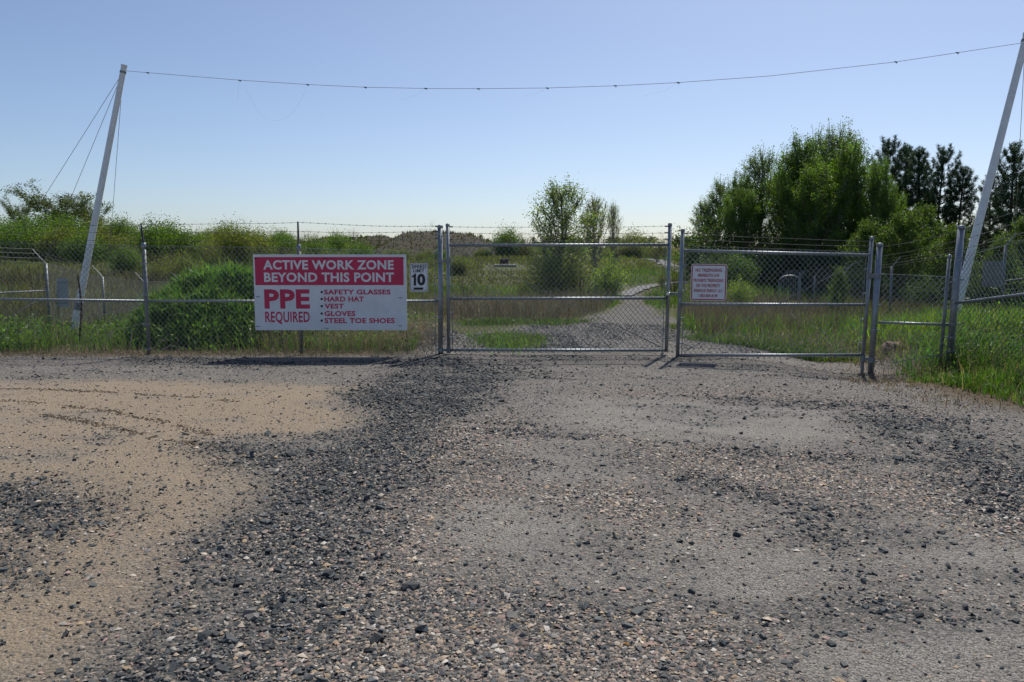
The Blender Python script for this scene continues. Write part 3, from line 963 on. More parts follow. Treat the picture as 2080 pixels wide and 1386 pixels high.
# hinges to the gate post
for t in (0.72, 0.02):
    q = lb.lerp(lt, t); m = MB()
    m.tube([q + Vector((0, 0, -0.05)), q + Vector((0, 0, 0.05))], 0.037, 12)
    m.box(q + Vector((-0.06, 0, 0)), 0.10, 0.03, 0.045)
    m.tube([Vector((pCx, FD, q.z - 0.03)), Vector((pCx, FD, q.z + 0.03))], 0.049, 12)
    m.obj('hinge', M['galv_dull'], leafL)
lb2, lt2 = P(1376, 725, 12.62), P(1387, 468, 12.62)
rb2, rt2 = P(1752, 737, 12.05), P(1771, 484, 12.05)
leafR, dR, nR = gate_leaf('gate_leaf', 'narrower galvanized gate leaf carrying the no-trespassing sign', lb2, rb2, lt2, rt2,
                          [(0.012, 0.062), (0.42, 0.468), (0.842, 0.865)], ('rt', 'lb'), [(0.975, 0.975), (0.93, 0.935), (0.885, 0.895)], 'r', 'two leaves of the drive gate')
# latch between the leaves
zl_ = P(1360, 597, 12.75).z
la = rb.lerp(rt, (zl_ - rb.z) / (rt.z - rb.z)); lc = lb2.lerp(lt2, (zl_ - lb2.z) / (lt2.z - lb2.z))
m = MB(); m.box((la + lc) / 2 + Vector((0, -0.01, 0)), (lc - la).length + 0.05, 0.03, 0.045, (lc - la))
m.tube([lc - Vector((0, 0, 0.06)), lc + Vector((0, 0, 0.06))], 0.036, 12)
m.obj('latch_fork', M['galv_dull'], leafR)
m = MB(); m.tube([la - Vector((0, 0, 0.05)), la + Vector((0, 0, 0.03))], 0.037, 12); m.obj('latch_collar', M['galv_dull'], leafL)
pk = la + Vector((-0.01, -0.055, 0.0))
pad = thing('padlock', pk - Vector((0, 0, 0.06)), 'small bright padlock hanging at the latch between the two gate leaves', 'padlock')
MB().box(pk - Vector((0, 0, 0.005)), 0.055, 0.028, 0.05).obj('lock_body', M['brass'], pad, bevel=0.006)
MB().tube([pk + Vector((0.017 * math.cos(t), 0, 0.02 + 0.03 * math.sin(t))) for t in np.linspace(0, math.pi, 9)], 0.0045, 6).obj('shackle', M['brass'], pad)
ch = MB()
for k in range(7):
    t = k / 6; q = pk + Vector((-0.02 + 0.01 * math.sin(k * 2), 0.012, -0.03 - 0.025 * k)); ch.tube([q + Vector((0.009 * math.cos(a), 0.004 * (k % 2), 0.016 * math.sin(a))) for a in np.linspace(0, 6.28, 9)], 0.0032, 4)
ch.obj('chain_tail', M['black'], pad)

# ------------------------------------------------------------------ right fence
aD = 11.95
a_b, a_t = P(1768, 765, aD), P(1787, 497, aD)
b_b, b_t = P(1927, 752, 11.6), P(1953, 461, 11.6)
a_b.z = tz(a_b.x, aD) - 0.06
b_b.z = tz(b_b.x, 11.6) - 0.06
rf = thing('chain_link_fence', Vector((a_b.x, aD, tz(a_b.x, aD))), 'galvanized chain-link fence on the right bank from the hinge post past the tall corner post', 'fence')
post(a_b, a_t, 0.045, rf, 'gate_post')
post(b_b, b_t, 0.050, rf, 'corner_post')
# smaller post standing against the corner post
post(b_b + Vector((-0.10, 0.06, 0)), b_b + Vector((-0.10, 0.06, 0)) + (b_t - b_b) * 0.79, 0.026, rf, 'post', mat=M['galv_dull'])
rail(P(1784, 655, aD), P(1930, 660, 11.62), 0.02, rf)
e1 = P(2330, 566, 8.6)
r0 = P(1940, 616, 11.58)
rail(r0, e1, 0.021, rf)
q0, q1 = P(1776, 752, aD), P(1934, 752, 11.6)
chain_mesh(q0 + Vector((0.04, -0.03, 0)), q1 + Vector((-0.05, -0.03, 0)), (P(1776, 556, aD).z - q0.z, P(1940, 563, 11.6).z - q1.z), 0, 'chain_link_mesh', rf)
g0 = Vector((b_b.x + 0.06, 11.55, tz(b_b.x, 11.55))); g1 = Vector((e1.x, 8.6, tz(e1.x, 8.6)))
chain_mesh(g0, g1, (P(1945, 524, 11.55).z - g0.z, P(2330, 420, 8.6).z - g1.z), 0, 'chain_link_mesh', rf)
MB().tube([P(1948, 524, 11.55), P(2330, 420, 8.6)], 0.003, 4).obj('tension_wire', M['wire'], rf)
MB().tube([P(1782, 556, aD), P(1942, 563, 11.6)], 0.003, 4).obj('tension_wire', M['wire'], rf)
for (ya, yb, yc) in ((503, 468, 330), (521, 488, 362), (540, 508, 394)):
    barbed(P(1787, ya, aD), P(1950, yb, 11.6), rf, 0.02)
    barbed(P(1952, yb, 11.6), P(2330, yc, 8.6), rf, 0.02)
bands(a_b, a_t, 0.045, (0.12, 0.36, 0.55, 0.78), rf, (1, 0, 0))
bands(b_b, b_t, 0.05, (0.1, 0.3, 0.46, 0.62, 0.76), rf, (1, -0.8, 0))
bands(b_b, b_t, 0.05, (0.2, 0.42, 0.6), rf, (-1, 0, 0))
MB().tube([P(1950, 540, 11.5), P(1938, 720, 11.5)], 0.007, 6).obj('tension_bar', M['galv_dull'], rf)
MB().tube([P(1785, 560, aD), P(1773, 745, aD)], 0.007, 6).obj('tension_bar', M['galv_dull'], rf)
MB().tube([P(1812, 738, 11.9), P(1860, 728, 11.75), P(1924, 719, 11.6)], 0.006, 5).obj('brace_wire', M['wire'], rf)
MB().tube([P(2330, 760, 8.6), P(2345, 400, 8.6)], 0.035, 12).obj('post', M['galv'], rf)
for t in (0.70, 0.035):
    q = rb2.lerp(rt2, t); c = a_b.lerp(a_t, (q.z - a_b.z) / (a_t.z - a_b.z)); m = MB()
    m.tube([q + Vector((0, 0, -0.05)), q + Vector((0, 0, 0.05))], 0.037, 12)
    m.box((q + c) / 2, (c - q).length, 0.03, 0.05, (c - q))
    m.tube([c + Vector((0, 0, -0.03)), c + Vector((0, 0, 0.03))], 0.052, 12)
    m.obj('hinge', M['galv_dull'], leafR)
# drop stub under the leaf
MB().tube([rb2 - Vector((0, 0, 0.15)), rb2], 0.024, 10).obj('drop_stub', M['galv_dull'], leafR)

# ------------------------------------------------------------------ signs
SD = FD - 0.10
pl = Plane(P(670, 594, SD), (1, 0, 0), (0, -1, 0))
c0 = P(670, 671, SD)
big_sign = thing('work_zone_sign', c0, 'large white board sign with a crimson header reading ACTIVE WORK ZONE on the left fence', 'sign')
pl.plate(MB(), (513.5, 517, 827, 671), 0.0, -0.014).obj('board', M['sign_white'], big_sign)
hp = pl.rect(MB(), (517, 522.5, 820, 579.5), 0.0015).obj('header_panel', M['sign_red'], big_sign)
pl.text('lettering', 'ACTIVE WORK ZONE', (534.5, 528.6, 799.7, 548), 0.003, M['sign_white'], big_sign, 0.032)
pl.text('lettering', 'BEYOND THIS POINT', (536.4, 553.7, 800.2, 573.3), 0.003, M['sign_white'], big_sign, 0.032)
pl.text('lettering', 'PPE', (536.8, 588, 629.2, 627.3), 0.0015, M['sign_red'], big_sign, 0.04)
pl.text('lettering', 'REQUIRED', (538.5, 633, 629.2, 659.0), 0.0015, M['sign_red'], big_sign, 0.022)
for s_, bx in (('SAFETY GLASSES', (658, 588.3, 793.3, 598.6)), ('HARD HAT', (658.6, 602.5, 739, 613)), ('VEST', (659.3, 617, 698.4, 627.3)),
               ('GLOVES', (658.9, 632, 721.7, 642.5)), ('STEEL TOE SHOES', (659.3, 646.2, 802, 657))):
    pl.text('lettering', s_, bx, 0.0015, M['sign_red'], big_sign, 0.036)
    a_, b_ = pl.at(653.5, (bx[1] + bx[3]) / 2); mb = MB()
    mb.poly([pl.w(a_ + 0.020 * math.cos(t), b_ + 0.020 * math.sin(t), 0.0015) for t in np.linspace(0, 2 * math.pi, 17)[:-1]])
    mb.obj('bullet', M['sign_black'], big_sign)
for (x, y) in ((524, 603), (814, 605), (524, 663), (664, 667), (813, 662), (818, 525), (520, 525), (660, 525)):
    a_, b_ = pl.at(x, y)
    MB().tube([pl.w(a_ - 0.03, b_ + 0.004, 0.004), pl.w(a_, b_ - 0.004, 0.007), pl.w(a_ + 0.028, b_, 0.004)], 0.0042, 5).obj('wire_tie', M['black'], big_sign)
mb = MB()
for x in (545, 582, 620, 656, 689, 727, 760, 792):
    a_, b_ = pl.at(x, 667.5); mb.tube([pl.w(a_, b_, -0.001), pl.w(a_, b_, 0.002)], 0.006, 6)
    mb.obj('screw', M['galv'], big_sign); mb = MB()

sp = Plane(P(851, 564, SD), (1, 0, 0), (0, -1, 0))
spd = thing('speed_limit_sign', P(851, 593, SD), 'small white SPEED LIMIT 10 sign with black lettering wired beside the gate post', 'sign')
sp.plate(MB(), (832.2, 535.3, 869.6, 593), 0.0, -0.003, 0.012).obj('plate', M['sign_white'], spd)
sp.frame(MB(), (833.4, 536.8, 868.4, 591.5), 0.0055, 0.0012, 0.012).obj('printed_border', M['sign_black'], spd)
for s_, bx, bo in (('SPEED', (836.4, 539, 865.8, 545.6), 0.03), ('LIMIT', (839.2, 547, 862, 553.5), 0.03), ('0', (847.3, 556, 864, 580.5), 0.045)):
    sp.text('lettering', s_, bx, 0.0012, M['sign_black'], spd, bo)
one = [(840.3, 580.5), (845.2, 580.5), (845.2, 556.0), (841.6, 556.0), (840.2, 559.2), (836.6, 560.4), (836.6, 564.2), (840.3, 563.4)]
MB().poly([sp.w(*sp.at(x, y), 0.0012) for x, y in one]).obj('lettering', M['sign_black'], spd)
sp.rect(MB(), (840.2, 584.2, 859.5, 589), 0.0012).obj('printed_bar', M['sign_black'], spd)
for x, y in ((836, 538), (866.5, 538.5), (838, 590), (866, 590)):
    a_, b_ = sp.at(x, y); MB().tube([sp.w(a_ - 0.014, b_ + 0.005, 0.003), sp.w(a_ + 0.014, b_ - 0.004, 0.004)], 0.0028, 4).obj('wire_tie', M['black'], spd)

tp_o = lb2.lerp(lt2, 0.55) + dR * 0.42 + nR * 2.4
tn = nR.normalized()
if tn.y > 0: tn = -tn
tp_ = Plane(lb2.lerp(lt2, 0.55) + dR * 0.45 + tn * 0.07, dR, tn)
trs = thing('no_trespassing_sign', tp_.w(*tp_.at(1439, 611)), 'white NO TRESPASSING sign with dark red border and lettering on the right gate leaf', 'sign')
tp_.plate(MB(), (1404.5, 536.5, 1474.8, 611.5), 0.0, -0.003, 0.03).obj('plate', M['sign_white'], trs)
tp_.frame(MB(), (1405.6, 537.6, 1473.7, 610.4), 0.016, 0.0012, 0.028).obj('printed_border', M['sign_dkred'], trs)
for s_, bx in (('NO TRESPASSING', (1413, 545.7, 1467, 552.5)), ('MINNESOTA LAW', (1418.5, 556.3, 1461.5, 563)), ('PROHIBITS TRESPASSING', (1409.0, 566.6, 1469.5, 573.4)),
               ('ON THIS PROPERTY', (1413.7, 577, 1463.2, 584)), ('ENBRIDGE ENERGY, LLC', (1409.2, 587.6, 1467.5, 594.8)), ('1-855-869-8149', (1419, 597.7, 1457.4, 604.2))):
    tp_.text('lettering', s_, bx, 0.0012, M['sign_dkred'], trs, 0.03)

# ------------------------------------------------------------------ rear fences
def rear_fence(label, pts, armdir, H=1.80, cell=0.11, first_brace=None):
    """pts: post feet; arms lean along armdir"""
    root = thing('chain_link_fence', pts[0], label, 'fence')
    armdir = Vector(armdir)
    for i, p in enumerate(pts):
        t = p + Vector((0, 0, H))
        post(p - Vector((0, 0, 0.05)), t, 0.035, root, mat=M['galv_dull'], cap=False)
        MB().tube([t - Vector((0, 0, 0.02)), t + armdir], 0.022, 8, True, 0.016).obj('barb_arm', M['galv_dull'], root)
        if i:
            a, b = pts[i - 1], p
            chain_mesh(a + Vector((0, -0.04, 0.02)), b + Vector((0, -0.04, 0.02)), (H, H), 0, 'chain_link_mesh', root, cell, 0.0026, mat=M['wire_far'])
            MB().tube([a + Vector((0, -0.04, H)), b + Vector((0, -0.04, H))], 0.004, 4).obj('tension_wire', M['wire_far'], root)
            for k in (0.35, 0.68, 1.0):
                barbed(a + Vector((0, 0, H)) + armdir * k, b + Vector((0, 0, H)) + armdir * k, root, 0.03, 0.003, 0.25)
    return root


def foot(px, topy, D, H=1.80):
    q = P(px, topy, D); q.z -= H
    return q


lf = [foot(-150, 520, 17.5), foot(93, 535, 20.5), foot(208, 562, 27), foot(292, 572, 33), foot(366, 571, 40), foot(430, 566, 47)]
rear_l = rear_fence('chain-link pen fence in the hollow behind the left front fence, arms leaning left', lf, (-0.33, 0.0, 0.36))
h_ = 1.8
rail(lf[0] + Vector((0, 0, 0.92)), lf[1] + Vector((0, 0, 1.10)), 0.024, rear_l, mat=M['galv_dull'])
MB().tube([lf[1] + Vector((0, 0, 1.02)), lf[1].lerp(lf[0], 0.62) + Vector((0, 0, 0.05))], 0.010, 6).obj('brace_rod', M['galv_dull'], rear_l)
rg = [foot(2300, 455, 17.5), foot(2043, 498, 21), foot(1812, 541, 25.5), foot(1716, 553, 29.5), foot(1655, 561, 32), foot(1624, 563, 31.4)]
rear_r = rear_fence('chain-link pen fence behind the right fence along the trees, arms leaning right', rg, (0.26, 0.0, 0.30))
rail(rg[1] + Vector((0, 0, 0.85)), rg[0] + Vector((0, 0, 0.92)), 0.022, rear_r)
rail(P(1612, 625, 36), P(1657, 634, 34.3), 0.03, rear_r)

# arched barred gate at the far corner of the pen
ag = P(1602, 640, 31.0); ag.z = tz(ag.x, 31.0) - 0.03
arch = thing('arched_gate', ag, 'arch-topped grey barred pen gate half hidden among shrubs behind the right gate leaf', 'gate')
w_, hgt = 0.42, P(1600, 560, 31.0).z - ag.z
def archtop(u): return hgt * (0.80 + 0.20 * math.sqrt(max(0, 1 - u * u)))
mb = MB()
mb.tube([ag + Vector((-w_, 0, 0)), ag + Vector((-w_, 0, archtop(-1)))] + [ag + Vector((w_ * u, 0, archtop(u))) for u in np.linspace(-0.95, 0.95, 14)] + [ag + Vector((w_, 0, archtop(1))), ag + Vector((w_, 0, 0))], 0.03, 8)
mb.obj('arch_frame', M['galv_dull'], arch)
for k in range(1, 9):
    u = -1 + 2 * k / 9
    MB().tube([ag + Vector((w_ * u, 0, 0.1)), ag + Vector((w_ * u, 0, archtop(u)))], 0.013, 6).obj('bar', M['galv_dull'], arch)
MB().tube([ag + Vector((w_ + 0.1, 0.4, 0)), ag + Vector((w_ + 0.1, 0.4, hgt + 0.1))], 0.04, 10).obj('gate_post', M['galv_dull'], arch)
for k in range(6):
    u = -0.6 + 0.3 * k
    MB().tube([ag + Vector((w_ * u + 0.1, 0.4, archtop(u * 0.9) + 0.05)), ag + Vector((w_ * u + 0.35, 0.42, archtop(u * 0.9) + 0.22))], 0.012, 5).obj('spike', M['galv_dull'], arch)

# backs of two notices on the pen fences
for px0, py0, px1, py1, D, lab, mt in ((113, 566, 141, 624, 21.6, 'pale back of a notice wired to the pen fence behind the left fence', 'sign_back'),
                                       (1997, 531, 2036, 583, 21.5, 'dark grey back of a notice on the pen fence by the leaning right pole', 'galv_dull')):
    q = Plane(P((px0 + px1) / 2, (py0 + py1) / 2, D), (1, 0.1, 0), (0.1, -1, 0))
    sn = thing('notice_board', P((px0 + px1) / 2, py1, D), lab, 'sign')
    q.plate(MB(), (px0, py0, px1, py1), 0.0, -0.004, 0.02).obj('plate', M[mt], sn)
    for yy in (py0 + 8, py1 - 8):
        a0, b0 = q.at(px0 + 3, yy); a1, b1 = q.at(px1 - 3, yy)
        MB().box(q.w((a0 + a1) / 2, b0, 0.012), abs(a1 - a0), 0.015, 0.025).obj('stiffener', M['galv_dull'], sn)

# ------------------------------------------------------------------ leaning poles, guys, overhead line
PD = 17.0
LB, LT = P(147, 668, PD), P(252, 135, PD)
LB.z = min(LB.z, tz(LB.x, PD)) - 0.02
poleL = thing('leaning_pole', LB, 'white leaning pole with three guy cables standing behind the left fence', 'pole', 'poles that carry the overhead line')
MB().tube([LB, LT], 0.078, 8, True, 0.060).obj('pole_shaft', M['white_pole'], poleL)
dl = (LT - LB).normalized()
c1 = P(154, 628, PD); t1 = (c1 - LB).dot(dl)
MB().tube([LB + dl * t1, LB + dl * (t1 + 0.16)], 0.088, 8).obj('splice_band', M['galv_dull'], poleL)
MB().tube([LT - dl * 0.01, LT + dl * 0.03], 0.066, 8).obj('pole_cap', M['white_pole'], poleL)
MB().tube([LT - dl * 0.14, LT - dl * 0.10], 0.067, 8).obj('guy_collar', M['galv_dull'], poleL)
for (tx, ty, bx, by, D) in ((245, 152, 20, 510, 21), (246, 156, 95, 520, 23), (252, 162, 222, 520, 23)):
    a = LT - dl * 0.12; b = P(bx, by, D)
    dirn = (b - a); f = 1.0
    while (a + dirn * f).z > tz(*(a + dirn * f)[:2]) and f < 2.2: f += 0.01
    MB().tube([a, a + dirn * f], 0.0055, 5).obj('guy_cable', M['guy'], poleL)
RB, RT = P(1950, 610, 15.2), P(2086, 70, 15.2)
RB = RB + (RB - RT).normalized() * 0.75
RB.z = max(RB.z, tz(RB.x, RB.y) - 0.1)
poleR = thing('leaning_pole', RB, 'white leaning pole rising out of the frame behind the right corner post', 'pole', 'poles that carry the overhead line')
MB().tube([RB, RT], 0.084, 8, True, 0.064).obj('pole_shaft', M['white_pole'], poleR)
dr = (RT - RB).normalized()
MB().tube([RT - dr * 0.01, RT + dr * 0.03], 0.072, 8).obj('pole_cap', M['white_pole'], poleR)
MB().tube([RT - dr * 0.14, RT - dr * 0.10], 0.073, 8).obj('guy_collar', M['galv_dull'], poleR)
for bx, by, D in ((2062, 480, 20), (2600, 520, 19), (2480, 500, 23)):
    a = RT - dr * 0.12; b = P(bx, by, D); dirn = b - a; f = 1.0
    while (a + dirn * f).z > tz(*(a + dirn * f)[:2]) and f < 2.2: f += 0.01
    MB().tube([a, a + dirn * f], 0.0055, 5).obj('guy_cable', M['guy'], poleR)
lpix = [(255, 142), (485, 163), (625, 172), (742, 177.5), (865, 180), (972, 180.5), (1112, 179), (1250, 174.5), (1378, 168), (1560, 155), (1820, 126), (2080, 87)]
lp = []
for (x, y) in lpix:
    lp.append(P(x, y, PD + (15.2 - PD) * (x - 252) / (2080 - 252)))
lp[0] = LT - dl * 0.09; lp.append(RT - dr * 0.1)
ol = thing('overhead_line', lp[0], 'thin red-orange line with dark knots strung between the two leaning poles', 'cable')
fine = []
for i in range(len(lp) - 1):
    for k in range(4):
        fine.append(lp[i].lerp(lp[i + 1], k / 4))
fine.append(lp[-1])
MB().tube(fine, 0.0042, 5).obj('line', M['line'], ol)
for x, y in ((300, 148), (487, 163.5), (625, 172.3), (742, 177.6), (865, 180), (972, 180.6), (1112, 179.2), (1250, 174.6), (1378, 168.2), (1820, 126.2), (1945, 107.5)):
    q = P(x, y, PD + (15.2 - PD) * (x - 252) / (2080 - 252))
    m = MB(); m.tube([q + Vector((-0.03, 0, 0.004)), q + Vector((0.03, 0, -0.004))], 0.011, 6); m.tube([q, q + Vector((0.012, 0, -0.03))], 0.005, 5); m.obj('knot', M['knot'], ol)
def thr(pp):
    MB().tube([P(x, y, PD - 0.5) for x, y in pp], 0.0009, 4, False).obj('hanging_thread', M['thread'], ol)
thr([(625, 172), (618, 190), (607, 212), (592, 232), (570, 244), (548, 245), (528, 232), (514, 208), (500, 184)])
thr([(485, 164), (484, 185), (483, 205)]); thr([(1112, 179), (1090, 190), (1060, 196)]); thr([(865, 180), (840, 196), (815, 203)]); thr([(1378, 168), (1350, 185), (1310, 195)])

# ------------------------------------------------------------------ stakes and odd things in the field
q0, q1 = P(160, 705, 14.4), P(158, 558, 14.4); qm = P(166, 620, 14.4); q0.z = tz(q0.x, 14.4) - 0.05
st = thing('steel_stake', q0, 'bent rusty steel stake standing in the weeds in front of the left white pole', 'stake')
m = MB(); m.tube([q0, qm, q1], 0.016, 6); m.obj('stake_shaft', M['rust'], st)
for k in range(6):
    q = qm.lerp(q1, 0.12 + k * 0.15); MB().box(q, 0.012, 0.055, 0.012).obj('stud', M['rust'], st)
q0 = P(574, 716, 13.4); q0.z = tz(q0.x, 13.4) - 0.05
st = thing('timber_stake', q0, 'thin brown timber stake showing beneath the big sign left of the fence post', 'stake')
MB().box(q0 + Vector((0, 0, 0.45)), 0.045, 0.035, 0.95, (1, 0, 0.03)).obj('stake_shaft', M['timber'], st)
q = TP(1026, 541)
eq = thing('steel_tank', q, 'small blackened steel box on a pale slab out in the green field', 'tank')
s0 = q.y / FPX
MB().box(q + Vector((0, 0, 0.06)), 46 * s0, 30 * s0, 0.14).obj('slab', M['concrete'], eq, bevel=0.02)
MB().box(q + Vector((-2 * s0, 0, 5.5 * s0 + 0.13)), 18 * s0, 14 * s0, 8 * s0).obj('tank_body', M['black'], eq, bevel=0.05)
MB().tube([q + Vector((-10 * s0, 0, 11 * s0 + 0.1)), q + Vector((10 * s0, 0, 11.5 * s0 + 0.1))], 1.6 * s0, 8).obj('lid_roll', M['black'], eq)
for sx in (-1, 1):
    MB().tube([q + Vector((-2 * s0 + sx * 8 * s0, -5 * s0, 0.1)), q + Vector((-2 * s0 + sx * 8 * s0, -5 * s0, 9 * s0))], 0.8 * s0, 6).obj('leg', M['black'], eq)
a, b = TP(1254, 516), TP(1274, 523)
lg = thing('fallen_pole', (a + b) / 2, 'bleached fallen pole lying on the slope behind the thin trees', 'log')
MB().tube([a + Vector((0, 0, 0.22)), (a + b) / 2 + Vector((0, 0, 0.26)), b + Vector((0, 0, 0.15))], 0.16, 8, True, 0.10).obj('trunk', M['driftwood'], lg)
MB().tube([(a + b) / 2 + Vector((0, 0, 0.26)), (a + b) / 2 + Vector((0.5, 0.1, 0.6))], 0.05, 6, True, 0.02).obj('branch_stub', M['driftwood'], lg)
# pinkish boulder in the right-hand weeds
bq = P(1815, 703, 13.2); bq.z = tz(bq.x, 13.2)
bv = []; r2 = np.random.default_rng(5)
import bmesh
bm = bmesh.new(); bmesh.ops.create_icosphere(bm, subdivisions=3, radius=1.0)
for v_ in bm.verts:
    c = v_.co; n_ = float(fbm(np.array([c.x * 1.7 + c.z]), np.array([c.y * 1.7 - c.z]), 77, 3)[0])
    v_.co = Vector((c.x * 0.17, c.y * 0.14, c.z * 0.11)) * (1 + 0.9 * n_)
me = bpy.data.meshes.new('boulder'); bm.to_mesh(me); bm.free(); me.materials.append(M['boulder'])
bo = link(bpy.data.objects.new('boulder', me)); bo.location = bq + Vector((0, 0, 0.02))
tag(bo, 'pinkish boulder in the weeds between the hinge post and the corner post', 'rock')

bp0 = P(850, 700, 13.9); bp0.z = tz(bp0.x, 13.9)
bpile = thing('brush_pile', bp0, 'heap of bleached sticks between the big sign and the gate post', 'brush pile')
for k in range(26):
    a = bp0 + Vector((rnd.gauss(0, 0.20), rnd.gauss(0, 0.25), rnd.uniform(0.02, 0.25))); t = rnd.uniform(-0.5, 0.9); ln = rnd.uniform(0.2, 0.6)
    d = Vector((math.cos(t), rnd.uniform(-0.4, 0.4), math.sin(t) * 0.7)); b = a + d * ln * 0.5 + Vector((0, 0, rnd.uniform(-0.04, 0.05)))
    MB().tube([a, b, a + d * ln + Vector((0, 0, rnd.uniform(-0.08, 0.04)))], rnd.uniform(0.004, 0.009), 5, True, 0.003).obj('stick', M['driftwood'], bpile)
for pts, lab in (([(264, 712), (268, 668), (272, 662), (298, 655)], 'bent pale dead stalk just left of the left fence post'),
                 ([(310, 700), (330, 692), (352, 690)], 'pale dead stick lying at the foot of the left fence post'),
                 ([(318, 722), (345, 702), (372, 706), (392, 718)], 'arched dead stick on the litter below the grassy mound'),
                 ([(205, 700), (222, 682), (232, 672)], 'leaning dead stalk in the weeds left of the left fence post')):
    q = [P(x, y, 13.25) for x, y in pts]; g = Vector((q[0].x, q[0].y, tz(q[0].x, q[0].y))); q[0].z = max(min(q[0].z, g.z + 0.05), g.z - 0.02)
    st = thing('dead_stalk', g, lab, 'stick', 'dead stalks by the left fence post'); MB().tube(q, 0.008, 5, True, 0.004).obj('stem', M['driftwood'], st)
    MB().tube([q[1], q[1] + Vector((0.07, 0.02, 0.10))], 0.004, 4, True, 0.002).obj('twig', M['driftwood'], st)

# spoil heaps on the skyline
HEAP_PTS = []


def heap(pts_profile, D, depth, label):
    """profile: (px, py) skyline from left to right at distance D"""
    n = 40; xs = np.linspace(pts_profile[0][0], pts_profile[-1][0], n)
    ys = np.interp(xs, [p[0] for p in pts_profile], [p[1] for p in pts_profile])
    V = []; rows = 15
    for i in range(n):
        t = P(float(xs[i]), float(ys[i]), D)
        for k in range(rows):
            u = -1 + 2 * k / (rows - 1); y = D + depth * u
            g = tz(t.x, y) - 0.6
            prof = (1 - abs(u) ** 1.6)
            z = g + max(0.0, t.z - g) * prof + 0.5 * float(fbm(np.array([t.x * 0.25]), np.array([y * 0.25]), 81, 4)[0]) * prof
            V.append((t.x, y, z))
    Fq = [(i * rows + k, (i + 1) * rows + k, (i + 1) * rows + k + 1, i * rows + k + 1) for i in range(n - 1) for k in range(rows - 1)]
    va = np.array(V); fa = np.array(Fq); pick = fa[rng.integers(0, len(fa), 2600)]
    u_ = rng.uniform(0, 1, (2600, 1)); w_2 = rng.uniform(0, 1, (2600, 1))
    q_ = (va[pick[:, 0]] * (1 - u_) + va[pick[:, 1]] * u_) * (1 - w_2) + (va[pick[:, 3]] * (1 - u_) + va[pick[:, 2]] * u_) * w_2
    HEAP_PTS.append(q_)
    o = np_obj('hill', V, Fq, None, M['heap'], smooth=True); o['kind'] = 'structure'
    return o


heap([(725, 520), (765, 508), (790, 492), (815, 477), (832, 472), (880, 471), (915, 470), (945, 476), (975, 484), (1005, 494), (1050, 505)], 100, 13, '')
heap([(690, 505), (715, 494), (738, 484), (756, 481), (770, 479), (785, 481), (800, 487), (840, 500)], 135, 10, '')
heap([(610, 505), (640, 490), (665, 484), (680, 484), (698, 494), (730, 505)], 120, 10, '')
heap([(420, 505), (445, 492), (462, 485), (480, 483), (500, 488), (540, 500)], 95, 9, '')

# ------------------------------------------------------------------ plants: leaf / blade generators
def leaf_quads(C, size, col, droop=0.3, rg=rng, aspect=0.55):
    """one rhombus per leaf at centres C"""
    n = len(C)
    d = rg.normal(0, 1, (n, 3)); d[:, 2] -= droop; d /= np.linalg.norm(d, axis=1)[:, None]
    e = rg.normal(0, 1, (n, 3)); s = np.cross(d, e); s /= np.linalg.norm(s, axis=1)[:, None] + 1e-9
    L_ = (size * rg.uniform(0.7, 1.3, n))[:, None]
    V = np.stack([C - d * L_ * 0.5, C + s * L_ * aspect * 0.5, C + d * L_ * 0.5, C - s * L_ * aspect * 0.5], 1).reshape(-1, 3)
    Fq = np.arange(n * 4).reshape(n, 4)
    return V, Fq, np.repeat(col, 4, 0)


def vary(base, n, v=0.2, hue=0.12, rg=rng):
    c = np.array(base)[None] * (1 + v * rg.normal(0, 1, (n, 1)))
    c = c * (1 + hue * rg.normal(0, 1, (n, 3)) * np.array([1, 0.4, 0.6]))
    return np.clip(c, 0.006, 0.6)


def blades(xy, h, w, col, lean=0.35, seg2=True, rg=rng, z=None):
    """tapering grass blades, bent over towards a random side"""
    n = len(xy); a = rg.uniform(0, 6.283, n); zz = terr(xy[:, 0], xy[:, 1]) - 0.02 if z is None else z
    b = rg.uniform(0, 6.283, n); wx, wy = np.cos(b) * w * 0.5, np.sin(b) * w * 0.5
    ln = np.abs(rg.normal(0, lean, n)); dx, dy = np.cos(a) * ln * h, np.sin(a) * ln * h
    p0 = np.stack([xy[:, 0] - wx, xy[:, 1] - wy, zz], -1); p1 = np.stack([xy[:, 0] + wx, xy[:, 1] + wy, zz], -1)
    mid = 0.55; mz = zz + h * mid
    m0 = np.stack([xy[:, 0] - wx * 0.8 + dx * 0.3, xy[:, 1] - wy * 0.8 + dy * 0.3, mz], -1); m1 = np.stack([xy[:, 0] + wx * 0.8 + dx * 0.3, xy[:, 1] + wy * 0.8 + dy * 0.3, mz], -1)
    t = np.stack([xy[:, 0] + dx, xy[:, 1] + dy, zz + h * np.sqrt(np.clip(1 - ln * ln * 0.5, 0.15, 1))], -1)
    if seg2:
        V = np.stack([p0, p1, m1, m0, t], 1).reshape(-1, 3)
        o = (np.arange(n) * 5)[:, None]
        Fq = np.concatenate([o + np.array([[0, 1, 2]]), o + np.array([[0, 2, 3]]), o + np.array([[3, 2, 4]])])
        return V, Fq, np.repeat(col, 5, 0)
    V = np.stack([p0, p1, t], 1).reshape(-1, 3)
    return V, np.arange(n * 3).reshape(n, 3), np.repeat(col, 3, 0)


def join(parts):
    o_ = 0; V = []; Fl = []; C = []
    for v_, f_, c_ in parts:
        V.append(v_); Fl.append(f_ + o_); C.append(c_); o_ += len(v_)
    return np.concatenate(V), np.concatenate(Fl), np.concatenate(C)


GREEN = (0.10, 0.165, 0.032); BRIGHT = (0.125, 0.205, 0.03); OLIVE = (0.15, 0.165, 0.045); DRY = (0.30, 0.235, 0.16); BROWN = (0.15, 0.11, 0.072); DEEP = (0.045, 0.095, 0.02)


